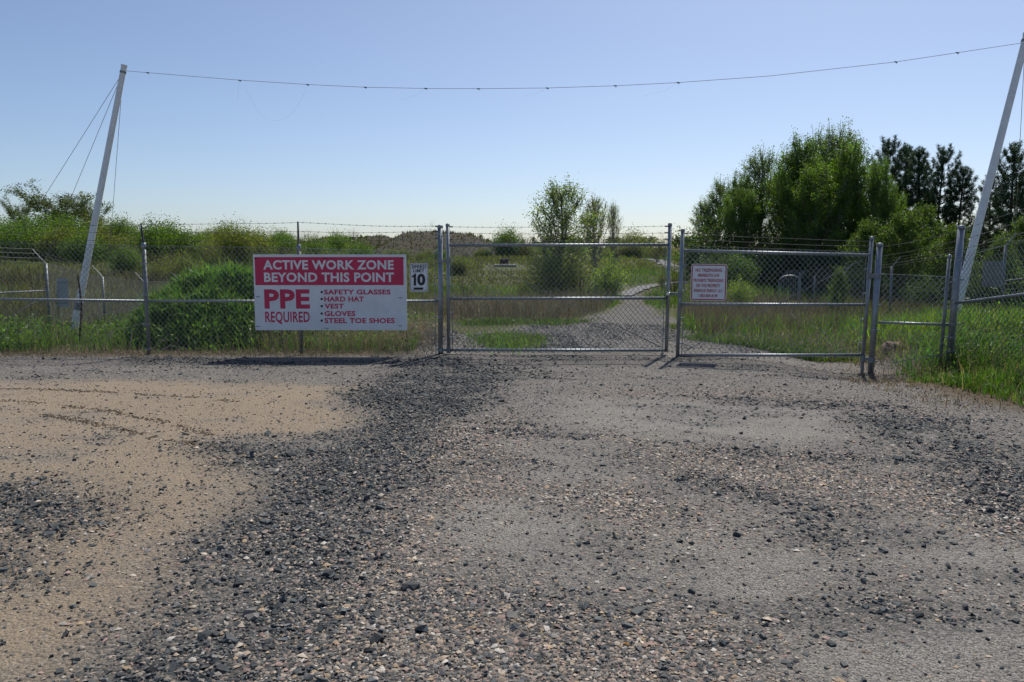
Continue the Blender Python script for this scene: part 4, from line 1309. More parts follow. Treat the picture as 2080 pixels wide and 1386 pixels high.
def rect_xy(n, x0, x1, y0, y1):
    return np.stack([rng.uniform(x0, x1, n), rng.uniform(y0, y1, n)], -1)


def stuff(name, parts, mat, label, cat):
    V_, F_, C_ = join(parts)
    return tag(np_obj(name, V_, F_, C_, mat), label, cat, kind='stuff')


def keep(p, prob):
    return p[rng.uniform(0, 1, len(p)) < prob]


def offdrive(p, pad=0.0):
    cx, hw = drive(p[:, 1])
    return (np.abs(p[:, 0] - cx) > hw + pad + 0.35 * fbm(p[:, 0], p[:, 1], 61, 3)).astype(float)


# --- weeds along the left front fence
parts = []
p = rect_xy(26000, -11.5, -1.6, 12.95, 18.5)
dens = np.clip(0.55 + 1.6 * fbm(p[:, 0] * 0.8, p[:, 1] * 0.8, 63, 3), 0.05, 1) * sm(12.9, 13.6, p[:, 1])
p = keep(p, dens); hh = (0.16 + 0.26 * vnoise(p[:, 0] * 0.9, p[:, 1] * 0.9, 65)) * rng.uniform(0.5, 1.25, len(p))
parts.append(blades(p, hh, 0.016, vary(GREEN, len(p), 0.3), 0.55))
stuff('fence_weeds', parts, M['grass'], 'green weeds growing along the foot of the left fence', 'weeds')
# broad-leaved weeds there
p = keep(rect_xy(22000, -11.5, -1.6, 13.0, 17.5), 0.9)
p = keep(p, np.clip(0.35 + 2.2 * fbm(p[:, 0] * 0.7, p[:, 1] * 0.7, 67, 3), 0, 1))
C3 = np.concatenate([p, (terr(p[:, 0], p[:, 1]) + rng.uniform(0.02, 0.42, len(p)) * (0.4 + vnoise(p[:, 0], p[:, 1], 69)))[:, None]], 1)
v_, f_, c_ = leaf_quads(C3, 0.06, vary((0.085, 0.155, 0.025), len(p), 0.3))
tag(np_obj('leafy_weeds', v_, f_, c_, M['leaf']), 'low broad-leaved weeds among the grass by the left fence', 'weeds', kind='stuff')
# dry litter and straw along the fence line, and dead stalks
parts = []
p = rect_xy(9000, -11.5, -1.3, 12.45, 13.9); p = keep(p, np.clip(0.45 + 1.4 * fbm(p[:, 0], p[:, 1], 71, 3), 0.1, 1))
parts.append(blades(p, rng.uniform(0.03, 0.14, len(p)), 0.008, vary(DRY, len(p), 0.35), 1.3))
p = rect_xy(900, -11.5, -1.7, 13.0, 16.5)
parts.append(blades(p, rng.uniform(0.2, 0.65, len(p)), 0.007, vary(DRY, len(p), 0.3), 0.7))
p = np.stack([rng.normal(-1.75, 0.28, 700), rng.normal(14.1, 0.5, 700)], -1)
parts.append(blades(p, rng.uniform(0.12, 0.6, len(p)), 0.009, vary((0.36, 0.29, 0.21), len(p), 0.25), 1.2))
p = rect_xy(1300, -4.3, -1.7, 13.2, 14.6)
parts.append(blades(p, rng.uniform(0.2, 0.55, len(p)), 0.008, vary((0.30, 0.25, 0.16), len(p), 0.3), 0.6))
# right-hand litter at the lot edge
p = rect_xy(11000, 4.4, 10.0, 8.2, 12.8); sd = poly_sd(SOIL_EDGE, p[:, 0], p[:, 1]); p = keep(p, sm(-0.7, 0.1, sd) * (1 - sm(0.3, 1.2, sd)))
parts.append(blades(p, rng.uniform(0.02, 0.10, len(p)), 0.009, vary((0.26, 0.18, 0.11), len(p), 0.35), 1.3))
p = rect_xy(3400, 3.8, 6.6, 12.6, 15.5); p = keep(p, 0.6 * offdrive(p))
parts.append(blades(p, rng.uniform(0.05, 0.35, len(p)), 0.009, vary((0.33, 0.27, 0.20), len(p), 0.3), 1.0))
stuff('dry_litter', parts, M['dry'], 'straw and dead stalks littering the foot of the fences', 'dry grass')

# --- the drive side: tufts in the gravel, dry reeds, bank grass
parts = []
ctr = P(1030, 706, 14.3)
p = np.stack([rng.normal(ctr.x, 0.30, 2000), rng.normal(14.7, 0.6, 2000)], -1)
parts.append(blades(p, rng.uniform(0.05, 0.24, len(p)), 0.014, vary((0.11, 0.17, 0.035), len(p), 0.35, 0.2), 0.8))
for (px, py, n, r) in ((1000, 660, 600, 0.32), (1085, 690, 260, 0.12), (1100, 660, 420, 0.5), (1150, 658, 420, 0.5), (1190, 655, 300, 0.45), (985, 662, 500, 0.35), (1500, 705, 1600, 0.55), (1600, 708, 2600, 0.6), (1560, 700, 1500, 0.6), (1655, 712, 1500, 0.35), (1440, 690, 900, 0.5), (1400, 665, 900, 0.7)):
    g = G(px, py); p = np.stack([rng.normal(g.x, r, n), rng.normal(g.y, r * 0.7, n)], -1)
    p = p[p[:, 1] > 13.05]
    if px > 1300: p = keep(p, offdrive(p, -0.3))
    elif px > 1085: p = p[p[:, 0] < drive(p[:, 1])[0] - 0.6 * drive(p[:, 1])[1]]
    parts.append(blades(p, rng.uniform(0.05, 0.2, len(p)), 0.014, vary((0.085, 0.135, 0.03), len(p), 0.35, 0.2), 0.8))
# bright grass right of the drive, behind the right gate and fence
p = rect_xy(30000, 3.6, 13.5, 12.9, 21); p = keep(p, offdrive(p, 0.15) * np.clip(0.62 + 1.5 * fbm(p[:, 0] * 0.6, p[:, 1] * 0.6, 73, 3), 0.06, 1) * sm(0.1, 1.6, (p[:, 0] - 3.6) + (p[:, 1] - 13.5) * 0.25))
hh = (0.18 + 0.36 * vnoise(p[:, 0] * 0.6, p[:, 1] * 0.6, 75)) * rng.uniform(0.55, 1.2, len(p)) * (0.45 + 0.55 * sm(13.2, 15, p[:, 1] + 0.8 * (p[:, 0] - 6)))
parts.append(blades(p, hh, 0.017, vary(BRIGHT, len(p), 0.28, 0.2) * (0.6 + 0.8 * vnoise(p[:, 0] * 1.1, p[:, 1] * 1.1, 76))[:, None], 0.5))
p2 = keep(p, 0.05); parts.append(blades(p2, rng.uniform(0.2, 0.6, len(p2)), 0.009, vary((0.30, 0.26, 0.13), len(p2), 0.3), 0.6))
# grass bank in front of the right fence
p = rect_xy(30000, 5.4, 12.5, 7.2, 13.2); sd = poly_sd(SOIL_EDGE, p[:, 0], p[:, 1])
p = keep(p, sm(0.25, 1.0, sd + 0.5 * fbm(p[:, 0], p[:, 1], 77, 3)) * np.clip(0.75 + 1.2 * fbm(p[:, 0] * 0.9, p[:, 1] * 0.9, 79, 3), 0.1, 1))
hh = (0.08 + 0.22 * vnoise(p[:, 0] * 0.9, p[:, 1] * 0.9, 81)) * rng.uniform(0.5, 1.25, len(p))
parts.append(blades(p, hh, 0.014, vary((0.085, 0.16, 0.026), len(p), 0.3, 0.2) * (0.55 + 0.9 * vnoise(p[:, 0] * 1.3, p[:, 1] * 1.3, 82))[:, None], 0.65))
p2 = keep(p, 0.06); parts.append(blades(p2, rng.uniform(0.1, 0.4, len(p2)), 0.008, vary((0.30, 0.25, 0.13), len(p2), 0.3), 0.7))
stuff('bank_grass', parts, M['grass'], 'long bright green grass on the right bank and beside the drive', 'grass')
p = rect_xy(16000, 5.8, 12.5, 9.5, 14.5); sd = poly_sd(SOIL_EDGE, p[:, 0], p[:, 1])
p = keep(p, sm(0.6, 1.6, sd) * np.clip(0.3 + 2.2 * fbm(p[:, 0] * 0.9, p[:, 1] * 0.9, 83, 3), 0, 1))
C3 = np.concatenate([p, (terr(p[:, 0], p[:, 1]) + rng.uniform(0.05, 0.7, len(p)) * (0.35 + vnoise(p[:, 0] * 0.8, p[:, 1] * 0.8, 85)))[:, None]], 1)
v_, f_, c_ = leaf_quads(C3, 0.05, vary((0.085, 0.15, 0.024), len(p), 0.3))
tag(np_obj('leafy_weeds', v_, f_, c_, M['leaf']), 'leafy weeds on the bank around the right corner post', 'weeds', kind='stuff')

# dry reeds: strip left of the drive, patch right of it, and the pens
parts = []
p = rect_xy(9500, -3.0, 5.0, 19.0, 26.5); p = keep(p, offdrive(p, 0.35) * sm(-3.0, -2.2, p[:, 0]) * (p[:, 0] < 3.9))
parts.append(blades(p, rng.uniform(0.15, 0.75, len(p)), 0.013, vary((0.25, 0.205, 0.155), len(p), 0.35), 0.5))
p = rect_xy(5600, 3.4, 7.5, 15.6, 21.5); p = keep(p, offdrive(p, 0.25) * (1 - sm(5.2, 7.2, p[:, 0])))
parts.append(blades(p, rng.uniform(0.3, 0.75, len(p)), 0.011, vary((0.22, 0.165, 0.125), len(p), 0.3), 0.35))
p = rect_xy(9000, 7.5, 22, 18, 31); 
parts.append(blades(p, rng.uniform(0.25, 0.75, len(p)), 0.014, vary((0.19, 0.15, 0.11), len(p), 0.35), 0.4))
p = rect_xy(16000, -26, -4.2, 19, 40)
parts.append(blades(p, rng.uniform(0.25, 0.7, len(p)), 0.018, vary((0.13, 0.12, 0.07), len(p), 0.35), 0.45))
stuff('dry_reeds', parts, M['dry'], 'grey-brown dry reeds standing beside the drive and in the pens', 'reeds')

# --- open field out to the skyline
n = 120000
D = np.exp(rng.uniform(math.log(24), math.log(190), n)); ax = rng.uniform(-0.75, 0.75, n)
p = np.stack([ax * D, D], -1)
a_ = ax
grn = fbm(p[:, 0] * 0.09, p[:, 1] * 0.05, 91, 4); dry_ = fbm(p[:, 0] * 0.13 + 40, p[:, 1] * 0.07, 93, 4)
colr = vary(OLIVE, n, 0.28)
G_ = vary((0.12, 0.195, 0.036), n, 0.25); B_ = vary((0.19, 0.16, 0.09), n, 0.3)
gm = np.where((ax > -0.1) & (ax < 0.22) & (D < 46), 0.16, 0.0)
wgt = sm(0.02, 0.14, grn + gm)[:, None]; colr = colr * (1 - wgt) + G_ * wgt
wgt = (sm(0.06, 0.16, dry_ + np.where(ax < -0.2, 0.0, -0.06)))[:, None]; colr = colr * (1 - wgt) + B_ * wgt
# a brown cattail belt behind the left pen
belt = (np.exp(-((D - 50) / 6) ** 2) * (ax < -0.17))[:, None]; colr = colr * (1 - belt * 0.8) + vary((0.10, 0.075, 0.048), n, 0.3) * belt * 0.8
okd = offdrive(p, 0.2) > 0
hh = rng.uniform(0.35, 1.0, n) * (0.35 + 0.5 * vnoise(p[:, 0] * 0.1, p[:, 1] * 0.1, 95)) * np.where(gm > 0, 0.55, 1.0) * (1 + 0.7 * belt[:, 0])
pathm = np.ones(n, bool)
for o in [o for o in COL.objects if o.name.startswith('gravel_path')]:
    cc = np.array([v_.co[:2] for v_ in o.data.vertices])
    for c in cc[::3]:
        pathm &= np.hypot(p[:, 0] - c[0], p[:, 1] - c[1]) > (0.55 if c[1] < 55 else 0.9)
for cxy in (eq.location, lg.location, arch.location):
    pathm &= ~((np.abs(p[:, 0] - cxy.x * p[:, 1] / cxy.y) < 1.5) & (p[:, 1] > cxy.y - 9) & (p[:, 1] < cxy.y + 2))
k_ = okd & pathm
p, hh, colr, D = p[k_], hh[k_] * 0.85, colr[k_] * (0.55 + 0.6 * vnoise(p[k_][:, 0] * 0.35, p[k_][:, 1] * 0.2, 96))[:, None], D[k_]
hp_ = np.concatenate(HEAP_PTS); nh = len(hp_)
hc = vary((0.07, 0.075, 0.024), nh, 0.3); hb = (rng.uniform(0, 1, nh) < 0.45)[:, None]; hc = np.where(hb, vary((0.065, 0.048, 0.03), nh, 0.3), hc)
heap_bl = blades(hp_[:, :2], rng.uniform(0.15, 0.55, nh), 0.2, hc, 0.5, False, z=hp_[:, 2] - 0.1)
stuff('field_grass', [heap_bl, blades(p, hh, np.maximum(0.02, D * 0.0016), colr, 0.45, False)], M['grass'], 'rough olive and green field grass beyond the fences', 'grass')

# --- grass-covered mound behind the left fence
mc = P(455, 700, 15.6); mz = tz(mc.x, 15.6)
md = thing('grassy_mound', Vector((mc.x, 15.6, mz)), 'rounded mound overgrown with thick green grass left of the big sign', 'mound')
MH = P(470, 566, 15.6).z - mz
def mound_h(x, y):
    r = np.sqrt(((x - mc.x) / np.where(x < mc.x, 1.75, 2.7)) ** 2 + ((y - 15.6) / 2.0) ** 2)
    return MH * np.clip(1 - r ** 2.0, 0, 1) ** 0.85 * (1 + 0.55 * fbm(x * 1.8, y * 1.8, 97, 3))
gxm = np.linspace(mc.x - 2.3, mc.x + 3.1, 44); gym = np.linspace(13.4, 17.8, 34)
MX, MY = np.meshgrid(gxm, gym); MZ = mound_h(MX, MY)
idm = np.arange(MX.size).reshape(MX.shape)
Fm = np.stack([idm[:-1, :-1], idm[:-1, 1:], idm[1:, 1:], idm[1:, :-1]], -1).reshape(-1, 4)
M['mound'] = simple('mound_earth', (0.055, 0.06, 0.025), 0.95, 0, 0.35, 6, 0.4)
np_obj('earth_core', np.stack([MX, MY, MZ + terr(MX, MY) - 0.03], -1).reshape(-1, 3), Fm, None, M['mound'], md, True, off=(mc.x, 15.6, mz))
p = rect_xy(42000, mc.x - 2.2, mc.x + 3.0, 13.5, 17.6); hm = mound_h(p[:, 0], p[:, 1]); p, hm = p[hm > 0.04], hm[hm > 0.04]
v_, f_, c_ = blades(p, rng.uniform(0.10, 0.26, len(p)) * (0.5 + 1.1 * vnoise(p[:, 0] * 3, p[:, 1] * 3, 98)), 0.032, vary((0.115, 0.22, 0.036), len(p), 0.3) * (0.65 + 0.7 * vnoise(p[:, 0] * 2.2, p[:, 1] * 2.2, 99))[:, None], 0.9, True, z=terr(p[:, 0], p[:, 1]) + hm - 0.03)
pk_ = rng.choice(len(p), 900, replace=False)
vl = blades(p[pk_], rng.uniform(0.25, 0.55, 900), 0.014, vary((0.13, 0.20, 0.045), 900, 0.35, 0.2), 0.5, True, z=terr(p[pk_][:, 0], p[pk_][:, 1]) + hm[pk_] - 0.03)
v_, f_, c_ = join([(v_, f_, c_), vl])
o = np_obj('grass_cover', v_, f_, c_, M['grass'], md, off=(mc.x, 15.6, mz)); o['kind'] = 'stuff'

# ------------------------------------------------------------------ trees
def limb_mesh(polys, n=5):
    mb = MB()
    for pts, r0, r1 in polys:
        mb.tube(pts, r0, n, False, r1)
    return mb


def make_tree(seed, H, R, nleaf, leaf, col, crown0=0.18, up=0.75, twig=False, shape='oval', spread=0.06, nb=64):
    """returns (limb mesh builder, leaf arrays) in local coordinates"""
    rg = np.random.default_rng(seed); rr = random.Random(seed)
    polys = []; tips = []
    top = Vector((rr.uniform(-.05, .05) * H, rr.uniform(-.05, .05) * H, H * 0.97))
    tr = [Vector((0, 0, -0.1))]
    for k in range(1, 8):
        t = k / 7; tr.append(Vector((top.x * t + rr.uniform(-1, 1) * 0.012 * H, top.y * t + rr.uniform(-1, 1) * 0.012 * H, H * 0.97 * t)))
    polys.append((tr, 0.016 * H, 0.003 * H))
    def at(t):
        f = t * 7; i = min(int(f), 6); return tr[i].lerp(tr[i + 1], f - i)
    for b in range(nb):
        t = crown0 + (0.97 - crown0) * ((b + rr.random()) / nb)
        u = (t - crown0) / (1 - crown0)
        prof = {'oval': math.sin(math.pi * min(1, 0.12 + 0.86 * u)) ** 0.7, 'cone': (1 - u) ** 0.75 + 0.12, 'flat': 0.4 + 0.8 * u, 'spire': (1 - u) ** 0.55 * (0.5 + 0.5 * min(1, u * 3.0)) + 0.07}[shape]
        ln = R * prof * rr.uniform(0.65, 1.15); az = b * 2.4 + rr.uniform(-.5, .5)
        d = Vector((math.cos(az), math.sin(az), up * rr.uniform(0.6, 1.5))).normalized()
        a = at(t); m1 = a + d * ln * 0.55; e = a + d * ln + Vector((0, 0, ln * 0.42))
        polys.append(([a, m1, e], 0.0055 * H * (1 - 0.6 * u), 0.0012 * H))
        if u > 0.3:
            for w in range(2):
                q = m1.lerp(e, rr.uniform(0.3, 1.0)); f = q + Vector((rr.uniform(-1, 1) * 0.02 * H, rr.uniform(-1, 1) * 0.02 * H, H * rr.uniform(0.05, 0.125)))
                polys.append(([q, f], 0.0022 * H, 0.0006 * H))
        tips += [(a.lerp(m1, 0.6), ln * 0.7), (m1, ln), (m1.lerp(e, 0.5), ln), (e, ln)]
        for s in range(8):
            q = a.lerp(e, rr.uniform(0.2, 1.0)); dd = (d + Vector((rr.uniform(-1, 1), rr.uniform(-1, 1), rr.uniform(-0.2, 1.5))) * 0.9).normalized()
            f = q + dd * ln * rr.uniform(0.2, 0.55); polys.append(([q, f], 0.002 * H, 0.0007 * H)); tips += [(q.lerp(f, 0.5), ln), (f, ln * 0.8)]
    for s in range(13):
        q = at(rr.uniform(0.68, 0.97)); f = q + Vector((rr.uniform(-1, 1) * 0.30 * R, rr.uniform(-1, 1) * 0.30 * R, H * rr.uniform(0.05, 0.13)))
        polys.append(([q, f], 0.003 * H, 0.0007 * H)); tips += [(q.lerp(f, w), R * 0.4) for w in (0.3, 0.55, 0.8, 1.0)]
    tips.append((tr[-1], R * 0.35)); tips.append((tr[-2], R * 0.4))
    # leaves sit along the twigs; every twig has its own tone and its own fullness
    seg = [(p_[i], p_[i + 1]) for p_, r0, r1 in polys[1:] for i in range(len(p_) - 1)]
    A_ = np.array([q[0][:] for q in seg]); B2 = np.array([q[1][:] for q in seg]); ln_ = np.linalg.norm(B2 - A_, axis=1)
    wt = ln_ * rg.uniform(0.12, 1.0, len(seg)) ** 1.4; ch = rg.choice(len(seg), nleaf, p=wt / wt.sum())
    tt = rg.uniform(0.15, 1.08, nleaf)[:, None]
    C = A_[ch] * (1 - tt) + B2[ch] * tt + rg.normal(0, 1, (nleaf, 3)) * spread * R * 0.8
    C[:, 2] = np.maximum(C[:, 2], 0.03 * H)
    tone = (1 + 0.25 * rg.normal(0, 1, len(seg)))[ch][:, None]
    cc = np.clip(vary(col, nleaf, 0.18, 0.12, rg) * tone, 0.008, 0.5)
    return limb_mesh(polys), leaf_quads(C, leaf, cc, 0.25, rg, 0.62)


def make_pine(seed, H, R):
    rg = np.random.default_rng(seed); rr = random.Random(seed)
    polys = [([Vector((0, 0, -0.1)), Vector((0.02 * H, 0, H * 0.5)), Vector((0, 0, H))], 0.018 * H, 0.004 * H)]
    tu = []
    z = 0.16 * H
    while z < H * 0.985:
        u = z / H; nb = rr.randint(4, 6); a0 = rr.uniform(0, 6)
        prof = (1 - u) ** 0.62 * (0.55 + 0.45 * min(1, u * 3.2)) + 0.05
        for b in range(nb):
            if rr.random() < 0.14: continue
            az = a0 + b * 6.283 / nb + rr.uniform(-.3, .3); ln = R * prof * rr.uniform(0.6, 1.2)
            a = Vector((0, 0, z)); d = Vector((math.cos(az), math.sin(az), 0.12 + 0.5 * u))
            m1 = a + d * ln * 0.6; e = a + d * ln + Vector((0, 0, 0.24 * ln + 0.12))
            polys.append(([a, m1, e], 0.006 * H * (1 - 0.7 * u), 0.0016 * H))
            k = max(2, int(ln / 0.22))
            for i in range(k):
                f = 0.35 + 0.65 * (i + rr.random() * 0.6) / k; q = a.lerp(m1, f / 0.6) if f < 0.6 else m1.lerp(e, (f - 0.6) / 0.4)
                tu.append((q, 1.0)); 
                s = q + Vector((-math.sin(az), math.cos(az), 0.35)) * ln * rr.uniform(-0.28, 0.28); s.z += abs(rr.uniform(0.02, 0.2)); tu.append((s, 0.9))
            tu.append((e, 1.15)); tu.append((e + Vector((0, 0, 0.16)), 0.9))
        z += H * rr.uniform(0.05, 0.075)
    tu += [(Vector((0, 0, H * (0.93 + 0.03 * i))), 0.9) for i in range(4)]
    T = np.array([t[0][:] for t in tu]); S = np.array([t[1] for t in tu])
    nn = 34; n = len(T) * nn; base = np.repeat(T, nn, 0); sc = np.repeat(S, nn)
    d = rg.normal(0, 1, (n, 3)); d[:, 2] += 0.55; d /= np.linalg.norm(d, axis=1)[:, None]
    s = np.cross(d, rg.normal(0, 1, (n, 3))); s /= np.linalg.norm(s, axis=1)[:, None]
    b0 = base + rg.normal(0, 0.05, (n, 3)); L_ = (0.25 * sc * rg.uniform(0.6, 1.2, n))[:, None]
    V = np.stack([b0 - s * 0.014, b0 + s * 0.014, b0 + d * L_], 1).reshape(-1, 3)
    tone = np.repeat(1 + 0.25 * rg.normal(0, 1, len(T)), nn)[:, None]
    c = np.clip(vary((0.042, 0.078, 0.034), n, 0.2, 0.1, rg) * tone, 0.005, 0.2)
    return limb_mesh(polys), (V, np.arange(n * 3).reshape(n, 3), np.repeat(c, 3, 0))


def make_bush(seed, H, R, nleaf, leaf, col, spread=0.13, stems=11):
    rg = np.random.default_rng(seed); rr = random.Random(seed); polys = []; tips = []
    for s in range(stems):
        az = s * 2.4 + rr.uniform(-.4, .4); f = math.sqrt((s + 0.5) / stems); hh = H * (1 - 0.45 * f * f) * rr.uniform(0.75, 1.05)
        e = Vector((math.cos(az) * R * f * 0.85, math.sin(az) * R * f * 0.85, hh)); m1 = Vector((e.x * 0.55, e.y * 0.55, hh * 0.55))
        b = Vector((e.x * 0.12, e.y * 0.12, -0.05)); polys.append(([b, m1, e], 0.012 * H, 0.003 * H))
        for k in range(9):
            q = b.lerp(m1, 0.3 + 0.7 * rr.random()) if k % 2 else m1.lerp(e, rr.random())
            dd = Vector((rr.uniform(-1, 1), rr.uniform(-1, 1), rr.uniform(-0.1, 1))).normalized(); g = q + dd * R * rr.uniform(0.15, 0.4)
            polys.append(([q, g], 0.004 * H, 0.0015 * H)); tips += [q.lerp(g, 0.5), g]
        tips += [e, m1.lerp(e, 0.5)]
    T = np.array([t[:] for t in tips]); full = rg.uniform(0.15, 1, len(T)); ch = rg.choice(len(T), nleaf, p=full / full.sum())
    C = T[ch] + rg.normal(0, spread * R, (nleaf, 3)); C[:, 2] = np.abs(C[:, 2])
    tone = (1 + 0.2 * rg.normal(0, 1, len(T)))[ch][:, None]
    return limb_mesh(polys, 4), leaf_quads(C, leaf, np.clip(vary(col, nleaf, 0.18, 0.1, rg) * tone, 0.008, 0.5), 0.1, rg, 0.6)


PROTO = {}


def proto(key, H, built, bark, leafmat):
    mb, (v_, f_, c_) = built
    lm = bpy.data.meshes.new('trunk'); lm.from_pydata([tuple(x) for x in mb.v], [], mb.f); lm.materials.append(bark); lm.update()
    cm = np_mesh('crown', v_, f_, c_); cm.materials.append(leafmat)
    PROTO[key] = (H, lm, cm)


def plant(key, name, px, topy, D, label, cat, group, wscale=1.0, rot=None, basez=None):
    """stand a plant of kind key so that it reaches topy; size follows from the ground it stands on"""
    H, lm, cm = PROTO[key]
    x = P(px, topy, D).x; z0 = tz(x, D) if basez is None else basez
    h = P(px, topy, D).z - z0
    s = max(h, 0.25) / H
    o = thing(name, (x, D, z0 - 0.03), label, cat, group)
    o.scale = (s * wscale, s * wscale, s); o.rotation_euler = (0, 0, rnd.uniform(0, 6.28) if rot is None else rot)
    link(bpy.data.objects.new('trunk', lm), o); link(bpy.data.objects.new('crown', cm), o)
    return o


POP = (0.115, 0.20, 0.036)
proto('poplar_a', 8.7, make_tree(1, 8, 2.5, 25000, 0.088, POP, 0.05, 0.75, shape='spire', nb=74), M['bark'], M['leaf'])
proto('poplar_b', 8.7, make_tree(2, 8, 2.8, 27000, 0.09, (0.13, 0.215, 0.034), 0.04, 0.65, shape='spire', nb=74), M['bark'], M['leaf'])
proto('poplar_c', 8.7, make_tree(3, 8, 2.1, 17000, 0.082, (0.13, 0.195, 0.056), 0.05, 0.9, shape='spire', nb=70), M['pale_bark'], M['leaf'])
proto('young', 5.3, make_tree(4, 5, 1.9, 13000, 0.10, (0.095, 0.15, 0.028), 0.04, 0.6, shape='spire'), M['bark'], M['leaf'])
proto('centre', 5.3, make_tree(5, 5, 1.6, 10500, 0.07, (0.20, 0.26, 0.095), 0.06, 0.85, spread=0.10, shape='spire', nb=58), M['bark'], M['leaf'])
proto('sparse', 5.3, make_tree(6, 5, 1.0, 5200, 0.045, (0.25, 0.27, 0.12), 0.22, 2.0, spread=0.08, nb=44), M['pale_bark'], M['leaf'])
proto('airy', 5.3, make_tree(7, 5, 2.0, 9000, 0.12, (0.085, 0.11, 0.04), 0.35, 0.6, shape='flat', spread=0.09, nb=40), M['bark'], M['leaf'])
proto('bare', 5, make_tree(8, 5, 1.3, 260, 0.07, (0.12, 0.11, 0.05), 0.3, 0.9, nb=30), M['pale_bark'], M['leaf'])
proto('pine_a', 8, make_pine(11, 8, 2.4), M['pine_bark'], M['needle'])
proto('pine_b', 8, make_pine(12, 8, 2.0), M['pine_bark'], M['needle'])
proto('bush_green', 2, make_bush(21, 2, 1.25, 5200, 0.075, (0.085, 0.155, 0.026)), M['bark'], M['leaf'])
proto('bush_olive', 2, make_bush(22, 2, 1.3, 4200, 0.07, (0.165, 0.185, 0.045)), M['bark'], M['leaf'])
proto('bush_bright', 2, make_bush(23, 2, 0.95, 4200, 0.065, (0.19, 0.27, 0.035)), M['bark'], M['leaf'])
proto('bush_dark', 2, make_bush(24, 2, 1.3, 5200, 0.075, (0.06, 0.10, 0.028)), M['bark'], M['leaf'])
proto('hedge', 2, make_bush(26, 2, 1.35, 9500, 0.085, (0.095, 0.165, 0.028), 0.20, 20), M['bark'], M['leaf'])
proto('hedge_olive', 2, make_bush(27, 2, 1.35, 8500, 0.085, (0.135, 0.16, 0.036), 0.20, 20), M['bark'], M['leaf'])
proto('bush_thin', 2, make_bush(25, 2, 1.2, 1100, 0.055, (0.11, 0.11, 0.04), 0.16), M['timber'], M['leaf'])
proto('far_tree', 6, make_tree(31, 6, 1.7, 2200, 0.24, (0.062, 0.085, 0.032), 0.05, 0.8, nb=26), M['bark'], M['leaf'])
proto('far_fir', 6, make_tree(32, 6, 1.3, 2200, 0.22, (0.035, 0.058, 0.028), 0.04, 0.25, shape='cone', nb=30), M['bark'], M['leaf'])

g_ = 'broadleaf trees of the clump on the right'
for key, x, y, D, w, lab in (
        ('poplar_c', 1432, 398, 45, 1.2, 'leftmost grey-green poplar of the clump on the right'),
        ('poplar_c', 1468, 358, 44, 1.35, 'grey-green poplar second from the left edge of the clump'),
        ('poplar_a', 1508, 350, 42, 0.95, 'slim poplar with a pointed top on the rising left side of the clump'),
        ('poplar_c', 1548, 298, 43, 1.3, 'tall slender poplar with a feathery top left of the clump summit'),
        ('poplar_b', 1600, 292, 40, 0.95, 'broad poplar just left of the clump summit'),
        ('poplar_c', 1668, 256, 42, 0.8, 'slim feathery poplar tip between the two summit peaks'),
        ('poplar_a', 1640, 266, 40, 0.85, 'tall poplar forming the left peak of the clump summit'),
        ('poplar_c', 1710, 246, 41, 1.15, 'tallest poplar of the clump, its tip highest against the sky'),
        ('poplar_b', 1742, 272, 39, 0.85, 'poplar on the right shoulder of the clump summit'),
        ('poplar_b', 1672, 320, 38, 1.1, 'full leafy poplar in front at the middle of the clump'),
        ('poplar_b', 1620, 350, 43, 1.1, 'poplar filling the back of the clump left of the middle'),
        ('poplar_b', 1520, 375, 41, 1.0, 'low leafy poplar at the front left of the clump'),
        ('poplar_a', 1720, 335, 42, 1.1, 'poplar filling the back of the clump right of the middle'),
        ('poplar_b', 1800, 372, 37, 0.75, 'shorter poplar in front of the first two pines'),
        ('poplar_a', 1778, 318, 38, 0.8, 'yellow-green poplar where the clump meets the dark pines')):
    plant(key, 'poplar_tree', x, y, D, lab, 'tree', g_, w)
for x, y, D, w, lab in ((1835, 430, 32, 1.0, 'young leafy tree in front of the pines above the hinge post'), (1885, 415, 34, 0.9, 'young yellow-green tree below the middle pine'),
                        (1935, 455, 30, 1.0, 'young tree just left of the tall corner post'), (2030, 478, 27, 0.9, 'young tree between the right leaning pole and the frame edge'),
                        (2085, 440, 30, 0.9, 'young bright tree cut by the right frame edge'), (1760, 445, 33, 1.0, 'young tree at the foot of the clump behind the gate hinge')):
    plant('young', 'young_tree', x, y, D, lab, 'tree', 'young trees before the pines', w)
for key, x, y, D, w, lab in (('pine_a', 1806, 290, 46, 0.9, 'dark pine next to the poplar clump'), ('pine_b', 1842, 308, 48, 1.0, 'slim dark pine second from the poplar clump'),
                             ('pine_b', 1868, 312, 46, 1.0, 'dark pine in the middle of the row, third from the poplars'), ('pine_a', 1918, 306, 44, 0.85, 'broad dark pine right of the middle of the row'),
                             ('pine_b', 1958, 348, 43, 1.05, 'shorter dark pine left of the right leaning pole'), ('pine_b', 2012, 366, 43, 1.0, 'ragged dark pine just right of the right leaning pole'),
                             ('pine_a', 2062, 302, 38, 0.95, 'tall dark pine at the right frame edge'), ('pine_a', 2135, 285, 40, 1.0, 'pine mostly outside the right frame edge')):
    plant(key, 'pine_tree', x, y, D, lab, 'tree', 'dark pines on the right', w)
